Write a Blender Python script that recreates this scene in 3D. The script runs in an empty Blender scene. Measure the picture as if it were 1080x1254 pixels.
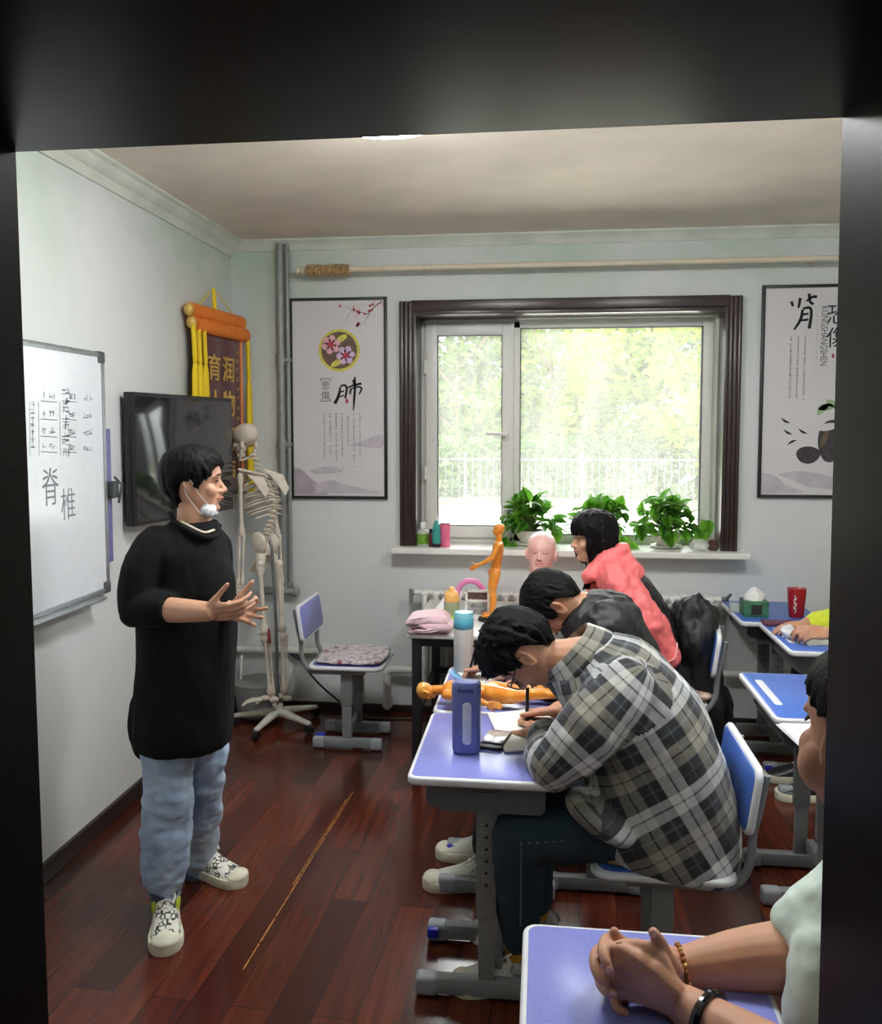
import bpy, bmesh, math, random
from mathutils import Vector as V, Matrix, Euler, noise
random.seed(7)
R = math.radians
COL = bpy.context.scene.collection
# ------------------------------------------------------------------ camera model (1080 x 1254 frame)
FPX, CX, CY, EYE = 1040.0, 540.0, 596.0, V((0, 0, 1.64))
_pt = math.atan(71 / 1040.0)
_yw = math.atan(125 / 1040.0 * math.cos(_pt))
FW = V((-math.sin(_yw) * math.cos(_pt), math.cos(_yw) * math.cos(_pt), -math.sin(_pt)))
RT = V((math.cos(_yw), math.sin(_yw), 0))
UP = RT.cross(FW)
def ray(x, y): return FW + RT * ((x - CX) / FPX) - UP * ((y - CY) / FPX)
def P(x, y, Y):                       # measured pixel -> point of the room at depth Y
    d = ray(x, y); return EYE + d * (Y / d.y)
def PZ(x, y, z):
    d = ray(x, y); return EYE + d * ((z - EYE.z) / d.z)
def PX(x, y, X):
    d = ray(x, y); return EYE + d * (X / d.x)
# ------------------------------------------------------------------ materials
def lin(c):
    return tuple(((v / 255) / 12.92 if v / 255 <= .04045 else ((v / 255 + .055) / 1.055) ** 2.4) for v in c) + (1,)
class NT:
    def __init__(s, name):
        s.m = bpy.data.materials.new(name); s.m.use_nodes = True
        s.t = s.m.node_tree; s.b = s.t.nodes['Principled BSDF']
    def n(s, typ, **kw):
        nd = s.t.nodes.new(typ)
        for k, v in kw.items():
            if k in nd.inputs: nd.inputs[k].default_value = v
            else: setattr(nd, k, v)
        return nd
    def l(s, a, b): s.t.links.new(a, b)
    def coord(s, scale=(1, 1, 1), rot=(0, 0, 0), kind='Object'):
        tc = s.n('ShaderNodeTexCoord'); mp = s.n('ShaderNodeMapping')
        mp.inputs['Scale'].default_value = scale; mp.inputs['Rotation'].default_value = rot
        s.l(tc.outputs[kind], mp.inputs[0]); return mp.outputs[0]
    def ramp(s, fac, stops):
        r = s.n('ShaderNodeValToRGB'); e = r.color_ramp.elements
        while len(e) < len(stops): e.new(.5)
        for q, (p, c) in zip(e, stops): q.position = p; q.color = c
        s.l(fac, r.inputs[0]); return r.outputs[0]
    def mix(s, fac, a, b, mode='MIX'):
        m = s.n('ShaderNodeMix', data_type='RGBA', blend_type=mode)
        for i, v in ((0, fac), (6, a), (7, b)):
            if hasattr(v, 'links'): s.l(v, m.inputs[i])
            else: m.inputs[i].default_value = v
        return m.outputs[2]
    def bump(s, h, strength=.3, dist=.01):
        b = s.n('ShaderNodeBump'); b.inputs['Strength'].default_value = strength; b.inputs['Distance'].default_value = dist
        s.l(h, b.inputs['Height']); s.l(b.outputs[0], s.b.inputs['Normal'])
    def noise(s, vec, scale=5, detail=3, rough=.5):
        n = s.n('ShaderNodeTexNoise'); n.inputs['Scale'].default_value = scale; n.inputs['Detail'].default_value = detail
        n.inputs['Roughness'].default_value = rough
        s.l(vec, n.inputs['Vector']); return n.outputs['Fac']
MATS = {}
def mat(name, c, rough=.5, metal=0, spec=.5, var=.06, vs=30, bump=0, bs=200, bd=.002, sub=0, alpha=1, coat=0, trans=0, sheen=0, emit=None, es=0, aniso=None):
    if name in MATS: return MATS[name]
    t = NT(name); b = t.b
    b.inputs['Roughness'].default_value = rough; b.inputs['Metallic'].default_value = metal
    b.inputs['Specular IOR Level'].default_value = spec
    base = lin(c); vec = t.coord(aniso or (1, 1, 1))
    f = t.noise(vec, vs, 4)
    lo = tuple(max(0, x * (1 - var * 2)) for x in base[:3]) + (1,); hi = tuple(min(1, x * (1 + var * 2)) for x in base[:3]) + (1,)
    t.l(t.ramp(f, [(.3, lo), (.7, hi)]), b.inputs['Base Color'])
    if bump: t.bump(t.noise(vec, bs, 3), bump, bd)
    if sub:
        b.inputs['Subsurface Weight'].default_value = sub; b.inputs['Subsurface Radius'].default_value = (1, .35, .2); b.inputs['Subsurface Scale'].default_value = .006
    if coat: b.inputs['Coat Weight'].default_value = coat; b.inputs['Coat Roughness'].default_value = .15
    if trans: b.inputs['Transmission Weight'].default_value = trans
    if sheen: b.inputs['Sheen Weight'].default_value = sheen
    if alpha < 1: b.inputs['Alpha'].default_value = alpha
    if emit: b.inputs['Emission Color'].default_value = lin(emit); b.inputs['Emission Strength'].default_value = es
    MATS[name] = t.m; return t.m
# ------------------------------------------------------------------ mesh helpers
def BM(): return bmesh.new()
def frame(d, up=V((0, 0, 1))):
    d = d.normalized(); s = d.cross(up)
    if s.length < 1e-4: s = d.cross(V((1, 0, 0)))
    s.normalize(); return s, s.cross(d).normalized(), d
def mat3(x, y, z): return Matrix((x, y, z)).transposed()
def box(bm, c, s, M=None, bev=0, seg=2, mi=0):
    r = bmesh.ops.create_cube(bm, size=1); vs = r['verts']
    for v in vs: v.co = V((v.co.x * s[0], v.co.y * s[1], v.co.z * s[2]))
    fs = set(f for v in vs for f in v.link_faces)
    if bev:
        es = set(e for v in vs for e in v.link_edges)
        q = bmesh.ops.bevel(bm, geom=list(es), offset=bev, segments=seg, affect='EDGES', profile=.6)
        vs = list(set(q['verts']) | set(v for v in vs if v.is_valid)); fs = set(f for v in vs for f in v.link_faces)
    for f in fs: f.material_index = mi
    for v in vs:
        if M is not None: v.co = M @ v.co
        v.co += V(c)
    return vs
def ell(bm, c, r, M=None, u=16, v=10, mi=0):
    q = bmesh.ops.create_uvsphere(bm, u_segments=u, v_segments=v, radius=1)
    for w in q['verts']:
        p = V((w.co.x * r[0], w.co.y * r[1], w.co.z * r[2]))
        w.co = (M @ p if M is not None else p) + V(c)
    for f in set(f for w in q['verts'] for f in w.link_faces): f.material_index = mi
    return q['verts']
def loft(bm, rings, cap=True, mi=0, closed=True):
    vr = [[bm.verts.new(p) for p in r] for r in rings]; n = len(rings[0])
    for a, b in zip(vr, vr[1:]):
        for i in range(n if closed else n - 1):
            j = (i + 1) % n
            f = bm.faces.new((a[i], a[j], b[j], b[i])); f.material_index = mi
    if cap and closed:
        for r, fl in ((vr[0], True), (vr[-1], False)):
            f = bm.faces.new(list(reversed(r)) if fl else r); f.material_index = mi
    return vr
def ring(c, u, v, ru, rv, n=24, e=2.0):
    out = []
    for i in range(n):
        a = 2 * math.pi * i / n; ca, sa = math.cos(a), math.sin(a)
        out.append(V(c) + u * (ru * math.copysign(abs(ca) ** (2 / e), ca)) + v * (rv * math.copysign(abs(sa) ** (2 / e), sa)))
    return out
def cr(pts, k=4):
    """Catmull-Rom through tuples / vectors."""
    pts = [tuple(p) for p in pts]; out = []
    for i in range(len(pts) - 1):
        p0, p1, p2, p3 = pts[max(0, i - 1)], pts[i], pts[i + 1], pts[min(len(pts) - 1, i + 2)]
        for j in range(k):
            t = j / k
            out.append(tuple(.5 * (2 * b + (c - a) * t + (2 * a - 5 * b + 4 * c - d) * t * t + (3 * b - a - 3 * c + d) * t ** 3) for a, b, c, d in zip(p0, p1, p2, p3)))
    out.append(pts[-1]); return out
def tube(bm, pts, rad, n=10, mi=0, flat=1.0, up=V((0, 0, 1)), rnd=True, smooth=0):
    pts = [V(p) for p in pts]
    if not isinstance(rad, (list, tuple)): rad = [rad] * len(pts)
    if smooth:
        q = cr([tuple(p) + (r,) for p, r in zip(pts, rad)], smooth)
        pts = [V(p[:3]) for p in q]; rad = [p[3] for p in q]
    rings = []; s = None
    for i, p in enumerate(pts):
        d = (pts[min(i + 1, len(pts) - 1)] - pts[max(i - 1, 0)]).normalized()
        if s is None: s, t, _ = frame(d, up)
        else:
            s = (s - d * s.dot(d)).normalized(); t = s.cross(d).normalized()
        r = rad[i]
        if i == 0 and rnd:
            for q in (.95, .6): rings.append(ring(p - d * r * q * flat, s, t, r * math.sqrt(1 - q * q), r * flat * math.sqrt(1 - q * q), n))
        rings.append(ring(p, s, t, r, r * flat, n))
        if i == len(pts) - 1 and rnd:
            for q in (.6, .95): rings.append(ring(p + d * r * q * flat, s, t, r * math.sqrt(1 - q * q), r * flat * math.sqrt(1 - q * q), n))
    loft(bm, rings, True, mi)
def cyl(bm, a, b, r, n=16, mi=0): tube(bm, [a, b], r, n, mi, rnd=False)
def lathe(bm, prof, c=(0, 0, 0), n=24, mi=0, M=None, sx=1, sy=1):
    rings = []
    for r, z in prof:
        rg = []
        for i in range(n):
            a = 2 * math.pi * i / n; p = V((max(r, 1e-4) * math.cos(a) * sx, max(r, 1e-4) * math.sin(a) * sy, z))
            rg.append((M @ p if M is not None else p) + V(c))
        rings.append(rg)
    loft(bm, rings, True, mi)
def rrect(w, h, r, k=5):
    out = []
    for cx, cy, a0 in ((w / 2 - r, h / 2 - r, 0), (-w / 2 + r, h / 2 - r, 90), (-w / 2 + r, -h / 2 + r, 180), (w / 2 - r, -h / 2 + r, 270)):
        for i in range(k + 1):
            a = R(a0 + 90 * i / k); out.append((cx + r * math.cos(a), cy + r * math.sin(a)))
    return out
def slab(bm, c, w, h, t, r, bev=.003, mi=0, M=None):
    """rounded-rect slab lying in XY, bevelled rim, thickness t (top at c.z)."""
    rings = []
    for ins, z in ((bev, -t), (0, -t + bev), (0, -bev), (bev * .3, -bev * .3), (bev, 0)):
        rg = [V((x, y, z)) for x, y in rrect(w - 2 * ins, h - 2 * ins, max(r - ins, .0005))]
        rings.append([(M @ p if M is not None else p) + V(c) for p in rg])
    loft(bm, rings, True, mi)
def prism(bm, poly, ext, mi=0):
    """poly: list of V (planar), ext: V."""
    loft(bm, [[V(p) for p in poly], [V(p) + V(ext) for p in poly]], True, mi)
def quad(bm, a, b, c, d, mi=0):
    f = bm.faces.new([bm.verts.new(V(p)) for p in (a, b, c, d)]); f.material_index = mi; return f
def wrinkle(bm, amp, scale, stretch=(1, 1, 1), seed=0, octs=3):
    bm.normal_update(); o = V((seed * 3.7, seed * 1.3, seed * 9.1))
    for v in bm.verts:
        q = V((v.co.x * stretch[0], v.co.y * stretch[1], v.co.z * stretch[2])) * scale + o
        v.co += v.normal * amp * noise.fractal(q, 1.0, 2.0, octs)
def remesh(bm, vox=.006, it=4, fac=.5):
    me = bpy.data.meshes.new('tmp'); bmesh.ops.recalc_face_normals(bm, faces=bm.faces); bm.to_mesh(me); bm.free()
    o = bpy.data.objects.new('tmp', me); COL.objects.link(o)
    m = o.modifiers.new('r', 'REMESH'); m.mode = 'VOXEL'; m.voxel_size = vox; m.use_smooth_shade = True
    if it:
        s = o.modifiers.new('s', 'SMOOTH'); s.factor = fac; s.iterations = it
    dg = bpy.context.evaluated_depsgraph_get(); dg.update()
    me2 = bpy.data.meshes.new_from_object(o.evaluated_get(dg))
    nb = bmesh.new(); nb.from_mesh(me2)
    bpy.data.objects.remove(o); bpy.data.meshes.remove(me); bpy.data.meshes.remove(me2)
    return nb
# ------------------------------------------------------------------ objects
def rootmat(o):
    while o.parent: o = o.parent
    return Matrix.LocRotScale(o.location, o.rotation_euler, None)
def obj(name, bm, m, parent=None, smooth=40, world=True):
    if isinstance(m, (list, tuple)): ms = list(m)
    else: ms = [m]
    bmesh.ops.recalc_face_normals(bm, faces=bm.faces)
    if parent is not None and world: bm.transform(rootmat(parent).inverted())
    me = bpy.data.meshes.new(name); bm.to_mesh(me); bm.free()
    for q in ms: me.materials.append(q)
    if smooth:
        me.shade_smooth()
        if smooth < 180: me.set_sharp_from_angle(angle=R(smooth))
    o = bpy.data.objects.new(name, me); COL.objects.link(o)
    if parent is not None: o.parent = parent
    return o
def raw(name, bm, m, parent=None, smooth=0, world=True):     # open sheets: keep normals as they are
    me_r = bmesh.ops.recalc_face_normals
    if parent is not None and world: bm.transform(rootmat(parent).inverted())
    me = bpy.data.meshes.new(name); bm.to_mesh(me); bm.free()
    for q in (m if isinstance(m, (list, tuple)) else [m]): me.materials.append(q)
    if smooth: me.shade_smooth()
    o = bpy.data.objects.new(name, me); COL.objects.link(o)
    if parent is not None: o.parent = parent
    return o
def origin_to(o, c):
    c = V(c); o.data.transform(Matrix.Translation(-c)); o.location = c
def tag(o, label, cat, group=None, kind=None):
    if label: o['label'] = label
    if cat: o['category'] = cat
    if group: o['group'] = group
    if kind: o['kind'] = kind
    return o
def thing(name, label, cat, loc=(0, 0, 0), rz=0, group=None):
    o = bpy.data.objects.new(name, None); COL.objects.link(o); o.location = loc; o.rotation_euler = (0, 0, rz)
    o.empty_display_size = .05
    return tag(o, label, cat, group)
def struct(name, bm, m, parent=None, smooth=40, label=None):
    o = obj(name, bm, m, parent, smooth)
    if parent is None: o['kind'] = 'structure'
    if label: o['label'] = label
    return o
def dup(o, loc, rz, label, group=None, skip=()):
    def cp(s, par):
        c = s.copy(); COL.objects.link(c); c.parent = par
        for ch in [x for x in COL.objects if x.parent == s]:
            if ch.name.split('.')[0] not in skip: cp(ch, c)
        return c
    r = cp(o, None); r.location = loc; r.rotation_euler = (0, 0, rz); r['label'] = label
    if group: r['group'] = group
    return r
def text(bm, s, size, M, mi=0, ext=.0006, sx=1.0, font_w=0):
    """characters as thin raised shapes; M places local XY (centre)."""
    cu = bpy.data.curves.new('t', 'FONT'); cu.body = s; cu.size = size; cu.align_x = 'CENTER'; cu.align_y = 'CENTER'
    cu.extrude = ext; cu.offset = font_w; cu.resolution_u = 3
    o = bpy.data.objects.new('t', cu); COL.objects.link(o)
    dg = bpy.context.evaluated_depsgraph_get(); dg.update()
    me = bpy.data.meshes.new_from_object(o.evaluated_get(dg))
    n0 = len(bm.verts); f0 = len(bm.faces); bm.from_mesh(me); bm.verts.ensure_lookup_table(); bm.faces.ensure_lookup_table()
    for v in bm.verts[n0:]: v.co = M @ V((v.co.x * sx, v.co.y, v.co.z))
    for f in bm.faces[f0:]: f.material_index = mi
    bpy.data.objects.remove(o); bpy.data.curves.remove(cu); bpy.data.meshes.remove(me)
def place(c, x, y):       # matrix whose local X,Y map to world vectors x,y at c
    z = x.cross(y).normalized(); m = mat3(x, y, z).to_4x4(); m.translation = V(c); return m
# ================================================================== SETTING
XL, XR, YB, YF, HC = -1.79, 2.35, 4.78, 0.95, 2.71
DL, DR, DH = -.610, .308, 1.963          # doorway opening
YC = .50                                  # corridor side of the doorway
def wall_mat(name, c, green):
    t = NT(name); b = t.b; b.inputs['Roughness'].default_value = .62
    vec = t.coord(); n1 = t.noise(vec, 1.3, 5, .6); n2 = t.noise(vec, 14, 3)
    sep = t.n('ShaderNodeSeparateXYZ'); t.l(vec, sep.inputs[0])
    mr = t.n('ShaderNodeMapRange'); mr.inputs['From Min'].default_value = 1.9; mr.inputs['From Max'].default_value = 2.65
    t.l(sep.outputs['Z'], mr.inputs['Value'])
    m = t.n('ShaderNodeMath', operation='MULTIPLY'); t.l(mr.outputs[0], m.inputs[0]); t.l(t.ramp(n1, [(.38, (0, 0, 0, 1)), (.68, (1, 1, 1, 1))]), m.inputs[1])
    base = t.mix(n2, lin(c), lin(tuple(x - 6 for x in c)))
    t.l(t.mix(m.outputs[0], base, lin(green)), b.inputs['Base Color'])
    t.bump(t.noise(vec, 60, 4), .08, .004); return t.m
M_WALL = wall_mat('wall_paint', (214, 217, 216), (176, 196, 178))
M_CEIL = mat('ceiling_paint', (226, 215, 200), .7, var=.04, vs=3, bump=.05, bs=40)
def floor_mat():
    t = NT('floor_boards'); b = t.b
    vec = t.coord(rot=(0, 0, R(90 + 2.8)))
    br = t.n('ShaderNodeTexBrick'); br.offset = .37; br.inputs['Scale'].default_value = 1
    br.inputs['Brick Width'].default_value = .92; br.inputs['Row Height'].default_value = .122
    br.inputs['Mortar Size'].default_value = .0016; br.inputs['Mortar Smooth'].default_value = .2
    br.inputs['Color1'].default_value = (.15, .15, .15, 1); br.inputs['Color2'].default_value = (1, 1, 1, 1); br.inputs['Mortar'].default_value = (.5, .5, .5, 1)
    t.l(vec, br.inputs['Vector'])
    v2 = t.coord((17, 1.1, 1), rot=(0, 0, R(2.8))); g = t.noise(v2, 2.2, 4, .5)
    v3 = t.coord((7, 1.1, 1), rot=(0, 0, R(2.8))); g3 = t.noise(v3, 1.6, 3)
    wood = t.ramp(g, [(.2, lin((74, 34, 24))), (.5, lin((98, 46, 31))), (.8, lin((120, 60, 40)))])
    tint = t.ramp(br.outputs['Color'], [(0, lin((120, 112, 108))), (.5, lin((205, 195, 190))), (1, lin((255, 244, 232)))])
    c1 = t.mix(1.0, wood, tint, 'MULTIPLY')
    c2 = t.mix(t.ramp(g3, [(.25, (.28, .28, .28, 1)), (.8, (0, 0, 0, 1))]), c1, lin((56, 26, 18)))
    t.l(t.mix(br.outputs['Fac'], c2, lin((30, 12, 8))), b.inputs['Base Color'])
    t.l(t.ramp(g, [(0, (.155, .155, .155, 1)), (1, (.20, .20, .20, 1))]), b.inputs['Roughness'])
    t.bump(t.noise(vec, 3, 2), .03, .003); return t.m
M_FLOOR = floor_mat()
def dark_wood(name, c, rough, k):
    t = NT(name); b = t.b; b.inputs['Roughness'].default_value = rough
    vec = t.coord(k); g = t.noise(vec, 3, 5, .6)
    t.l(t.ramp(g, [(.3, lin(c)), (.75, lin(tuple(x + 12 for x in c)))]), b.inputs['Base Color'])
    t.bump(g, .05, .002); return t.m
M_DOOR = dark_wood('door_veneer', (12, 10, 10), .36, (6, 6, 60)); M_DOOR.node_tree.nodes['Principled BSDF'].inputs['Specular IOR Level'].default_value = .07
M_CASE = dark_wood('casing_veneer', (44, 29, 26), .3, (20, 20, 2))
M_PVC = mat('white_pvc', (226, 226, 220), .35, var=.02)
M_GASK = mat('dark_gasket', (52, 52, 50), .6)
M_TRIMW = mat('plaster_cove', (205, 210, 198), .6, var=.05, vs=6)
M_SILL = mat('white_stone_sill', (232, 231, 226), .25, var=.04, vs=8)
M_DARKBASE = mat('dark_skirting', (40, 28, 26), .4)
M_CORR = mat('corridor_paint', (150, 148, 142), .7)
b = BM(); box(b, ((XL + XR) / 2, 1.6, -.05), (XR - XL + .4, 6.8, .1)); struct('floor', b, M_FLOOR)
b = BM(); box(b, ((XL + XR) / 2, 1.6, HC + .05), (XR - XL + .4, 6.8, .1)); struct('ceiling', b, M_CEIL)
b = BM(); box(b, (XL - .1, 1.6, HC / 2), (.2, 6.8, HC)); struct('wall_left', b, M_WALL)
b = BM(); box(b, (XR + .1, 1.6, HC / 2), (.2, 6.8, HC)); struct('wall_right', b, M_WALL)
WX0, WX1, WZ0, WZ1 = -.735, 1.0, .965, 2.30       # window opening
b = BM(); T = .34
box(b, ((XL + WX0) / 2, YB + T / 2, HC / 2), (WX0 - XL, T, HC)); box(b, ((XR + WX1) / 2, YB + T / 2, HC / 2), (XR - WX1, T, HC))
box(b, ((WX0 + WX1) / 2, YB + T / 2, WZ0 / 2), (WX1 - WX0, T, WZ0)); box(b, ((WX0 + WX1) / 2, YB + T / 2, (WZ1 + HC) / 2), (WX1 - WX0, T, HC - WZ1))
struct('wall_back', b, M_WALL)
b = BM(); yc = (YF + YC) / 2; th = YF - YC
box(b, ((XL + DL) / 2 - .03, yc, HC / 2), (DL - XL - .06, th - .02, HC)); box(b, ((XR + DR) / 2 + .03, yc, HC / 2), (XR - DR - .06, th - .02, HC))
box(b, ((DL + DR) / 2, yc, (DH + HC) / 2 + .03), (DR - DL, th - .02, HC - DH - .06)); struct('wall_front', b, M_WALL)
b = BM(); box(b, (.28, -1.75, HC / 2), (4.4, .1, HC)); struct('wall_corridor', b, M_CORR)
# doorway: dark glossy lining and casings on both sides
b = BM(); w = .03; LN = .018   # the old frame leans a little out of plumb
def jamb(x0t, x0b, sgn):
    for (y0, y1, ww) in ((YC - .01, YF + .004, w), (YC - .03, YC - .01, .09), (YF + .004, YF + .016, .0)):
        if ww == 0: continue
        prism(b, [V((x0b, y0, 0)), V((x0t, y0, DH + .03)), V((x0t + sgn * ww, y0, DH + .03)), V((x0b + sgn * ww, y0, 0))], V((0, y1 - y0, 0)))
jamb(DL - .006, DL + .004, -1)
jamb(DR - .001, DR + .008, 1)
box(b, ((DL + DR) / 2, (YC + YF) / 2, DH + w / 2 + .001), (DR - DL + .06, YF - YC + .012, w), bev=.002)
box(b, ((DL + DR) / 2, YC - .02, DH + .06), (DR - DL + .2, .02, .12), bev=.002)
bmesh.ops.bevel(b, geom=[e for e in b.edges if e.calc_length() > .3], offset=.0015, segments=1, affect='EDGES')
struct('door_1', b, M_DOOR)
# baseboards
b = BM(); box(b, (XL + .009, 2.8, .035), (.018, 3.9, .07), bev=.003); struct('baseboard_left', b, M_DARKBASE)
b = BM(); box(b, (.28, YB - .008, .02), (XR - XL - .04, .016, .04), bev=.003); struct('baseboard_back', b, M_DARKBASE)
# cove at the ceiling: stepped plaster profile along left and back wall
def cove(p0, p1, inw):
    bb = BM(); prof = [(0, 0), (.085, 0), (.085, -.01), (.066, -.018), (.052, -.04), (.028, -.054), (.018, -.072), (.010, -.088), (0, -.088)]
    prism(bb, [V(p0) + inw * a + V((0, 0, z)) for a, z in prof], V(p1) - V(p0)); return bb
struct('trim_1', cove((XL, YF, HC), (XL, YB, HC), V((1, 0, 0))), M_TRIMW, smooth=30)
bb = BM(); prof = [(0, 0), (.05, 0), (.05, -.01), (.035, -.02), (.02, -.04), (.01, -.06), (0, -.06)]
prism(bb, [V((XL, YB - a, HC + z)) for a, z in prof], V((XR - XL, 0, 0))); struct('trim_2', bb, M_TRIMW, smooth=30)
# ---- window
WF = YB + .215
wn = BM(); fw = .05
fx0, fx1, fz0, fz1 = WX0 + .03, WX1 - .055, WZ0 + .005, WZ1 - .03
for _c, _s in (((WX0 + .015, YB + .26, 1.63), (.05, .09, 1.34)), ((WX1 - .025, YB + .26, 1.63), (.07, .09, 1.34)), ((.13, YB + .26, WZ1 - .01), (1.74, .09, .06))): box(wn, _c, _s)
def fr(bm, x0, x1, z0, z1, y, w, d, mi=0, bev=.004):
    box(bm, (x0 + w / 2, y, (z0 + z1) / 2), (w, d, z1 - z0), bev=bev, mi=mi); box(bm, (x1 - w / 2, y, (z0 + z1) / 2), (w, d, z1 - z0), bev=bev, mi=mi)
    box(bm, ((x0 + x1) / 2, y, z0 + w / 2), (x1 - x0 - 2 * w, d, w), bev=bev, mi=mi); box(bm, ((x0 + x1) / 2, y, z1 - w / 2), (x1 - x0 - 2 * w, d, w), bev=bev, mi=mi)
fr(wn, fx0, fx1, fz0, fz1, WF + .03, fw, .07)
MU = -.165; box(wn, (MU, WF + .03, (fz0 + fz1) / 2), (.06, .07, fz1 - fz0 - .02), bev=.004)
win = struct('window_1', wn, M_PVC)
b = BM(); fr(b, fx0 + .02, MU - .005, fz0 + .03, fz1 - .02, WF + .0, .068, .06); sash = obj('sash', b, M_PVC, win)
b = BM(); fr(b, fx0 + .086, MU - .071, fz0 + .096, fz1 - .086, WF - .004, .006, .05); fr(b, MU + .029, fx1 - .049, fz0 + .048, fz1 - .048, WF + .02, .006, .05); obj('gasket', b, M_GASK, win)
b = BM(); box(b, (MU - .045, WF - .035, 1.60), (.028, .012, .06), bev=.004); tube(b, [(MU - .045, WF - .04, 1.605), (MU - .045, WF - .075, 1.605), (MU - .075, WF - .078, 1.608), (MU - .155, WF - .078, 1.612)], .009, 8)
obj('handle', b, M_PVC, sash)
for z in (1.38, 2.0): 
    b = BM(); cyl(b, (fx0 + .016, WF - .035, z - .04), (fx0 + .016, WF - .035, z + .04), .010, 10); obj('hinge', b, M_PVC, sash)
def glass_mat():
    t = NT('dusty_glass'); out = t.t.nodes['Material Output']
    tr = t.n('ShaderNodeBsdfTransparent'); tr.inputs[0].default_value = (.96, .98, .97, 1)
    gl = t.n('ShaderNodeBsdfGlossy'); gl.inputs['Roughness'].default_value = .02
    du = t.n('ShaderNodeBsdfTranslucent'); du.inputs[0].default_value = (.9, .9, .88, 1)
    vec = t.coord((1, 1, .35)); n = t.noise(vec, 5, 5, .65)
    m1 = t.n('ShaderNodeMixShader'); t.l(t.ramp(n, [(.25, (.05, .05, .05, 1)), (.8, (.13, .13, .13, 1))]), m1.inputs[0]); t.l(tr.outputs[0], m1.inputs[1]); t.l(du.outputs[0], m1.inputs[2])
    fr_ = t.n('ShaderNodeFresnel'); fr_.inputs[0].default_value = 1.3
    m2 = t.n('ShaderNodeMixShader'); t.l(fr_.outputs[0], m2.inputs[0]); t.l(m1.outputs[0], m2.inputs[1]); t.l(gl.outputs[0], m2.inputs[2])
    t.l(m2.outputs[0], out.inputs[0]); return t.m
M_GLASS = glass_mat()
b = BM(); box(b, ((fx0 + MU) / 2 + .005, WF + .0, (fz0 + fz1) / 2), (MU - fx0 - .15, .004, fz1 - fz0 - .17)); obj('pane', b, M_GLASS, sash, 0)
b = BM(); box(b, ((fx1 + MU) / 2 - .01, WF + .03, (fz0 + fz1) / 2), (fx1 - MU - .06, .004, fz1 - fz0 - .09)); obj('pane', b, M_GLASS, win, 0)
# dark fluted casing standing proud of the wall + dark lining boards
b = BM()
for x0, x1 in ((-.805, -.732), (.985, 1.053)):
    for k in range(3): box(b, (x0 + (k + .5) * (x1 - x0) / 3, YB - .022, 1.66), ((x1 - x0) / 3, .044, 1.382), bev=.008)
box(b, (.125, YB - .018, 2.325), (1.73, .036, .06), bev=.006)
obj('casing', b, M_CASE, win)
b = BM(); box(b, (-.722, YB + .08, 1.63), (.022, .23, 1.33), bev=.003); box(b, (-.44, YB + .08, 2.285), (.56, .23, .024), bev=.003); box(b, (.975, YB + .045, 1.63), (.022, .16, 1.33), bev=.003); box(b, (.40, YB + .05, 2.285), (1.13, .14, .024), bev=.003)
obj('reveal_lining', b, M_CASE, win)
b = BM(); box(b, (.13, YB + .05, .957), (1.945, .35, .034), bev=.006, seg=3); obj('sill', b, M_SILL, win)
# window sill box of pale plaster at the recess sides
b = BM(); box(b, (.965, YB + .17, 1.63), (.03, .09, 1.31)); box(b, (.40, YB + .17, 2.28), (1.1, .09, .03)); obj('reveal', b, M_TRIMW, win)
# worn gilt seam in the floor
M_GILT = mat('gilt_strip', (170, 122, 52), .5, metal=.2, var=.3, vs=60)
b = BM(); a, c = PZ(432, 970, .0012), PZ(296, 1190, .0012); d = (c - a); s = V((d.y, -d.x, 0)).normalized()
for o_, w_, u0, u1 in ((0, .0026, 0, 1), (.009, .0018, .06, .62)):
    for i in range(9):
        t0, t1 = u0 + (u1 - u0) * i / 9, u0 + (u1 - u0) * (i + .93) / 9
        w2 = w_ * random.uniform(.6, 1.1)
        prism(b, [a + d * t0 + s * (o_ - w2) + V((0, 0, -.004)), a + d * t1 + s * (o_ - w2) + V((0, 0, -.004)), a + d * t1 + s * (o_ + w2) + V((0, 0, -.004)), a + d * t0 + s * (o_ + w2) + V((0, 0, -.004))], V((0, 0, .0045)))
struct('trim_3', b, M_GILT)
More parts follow.
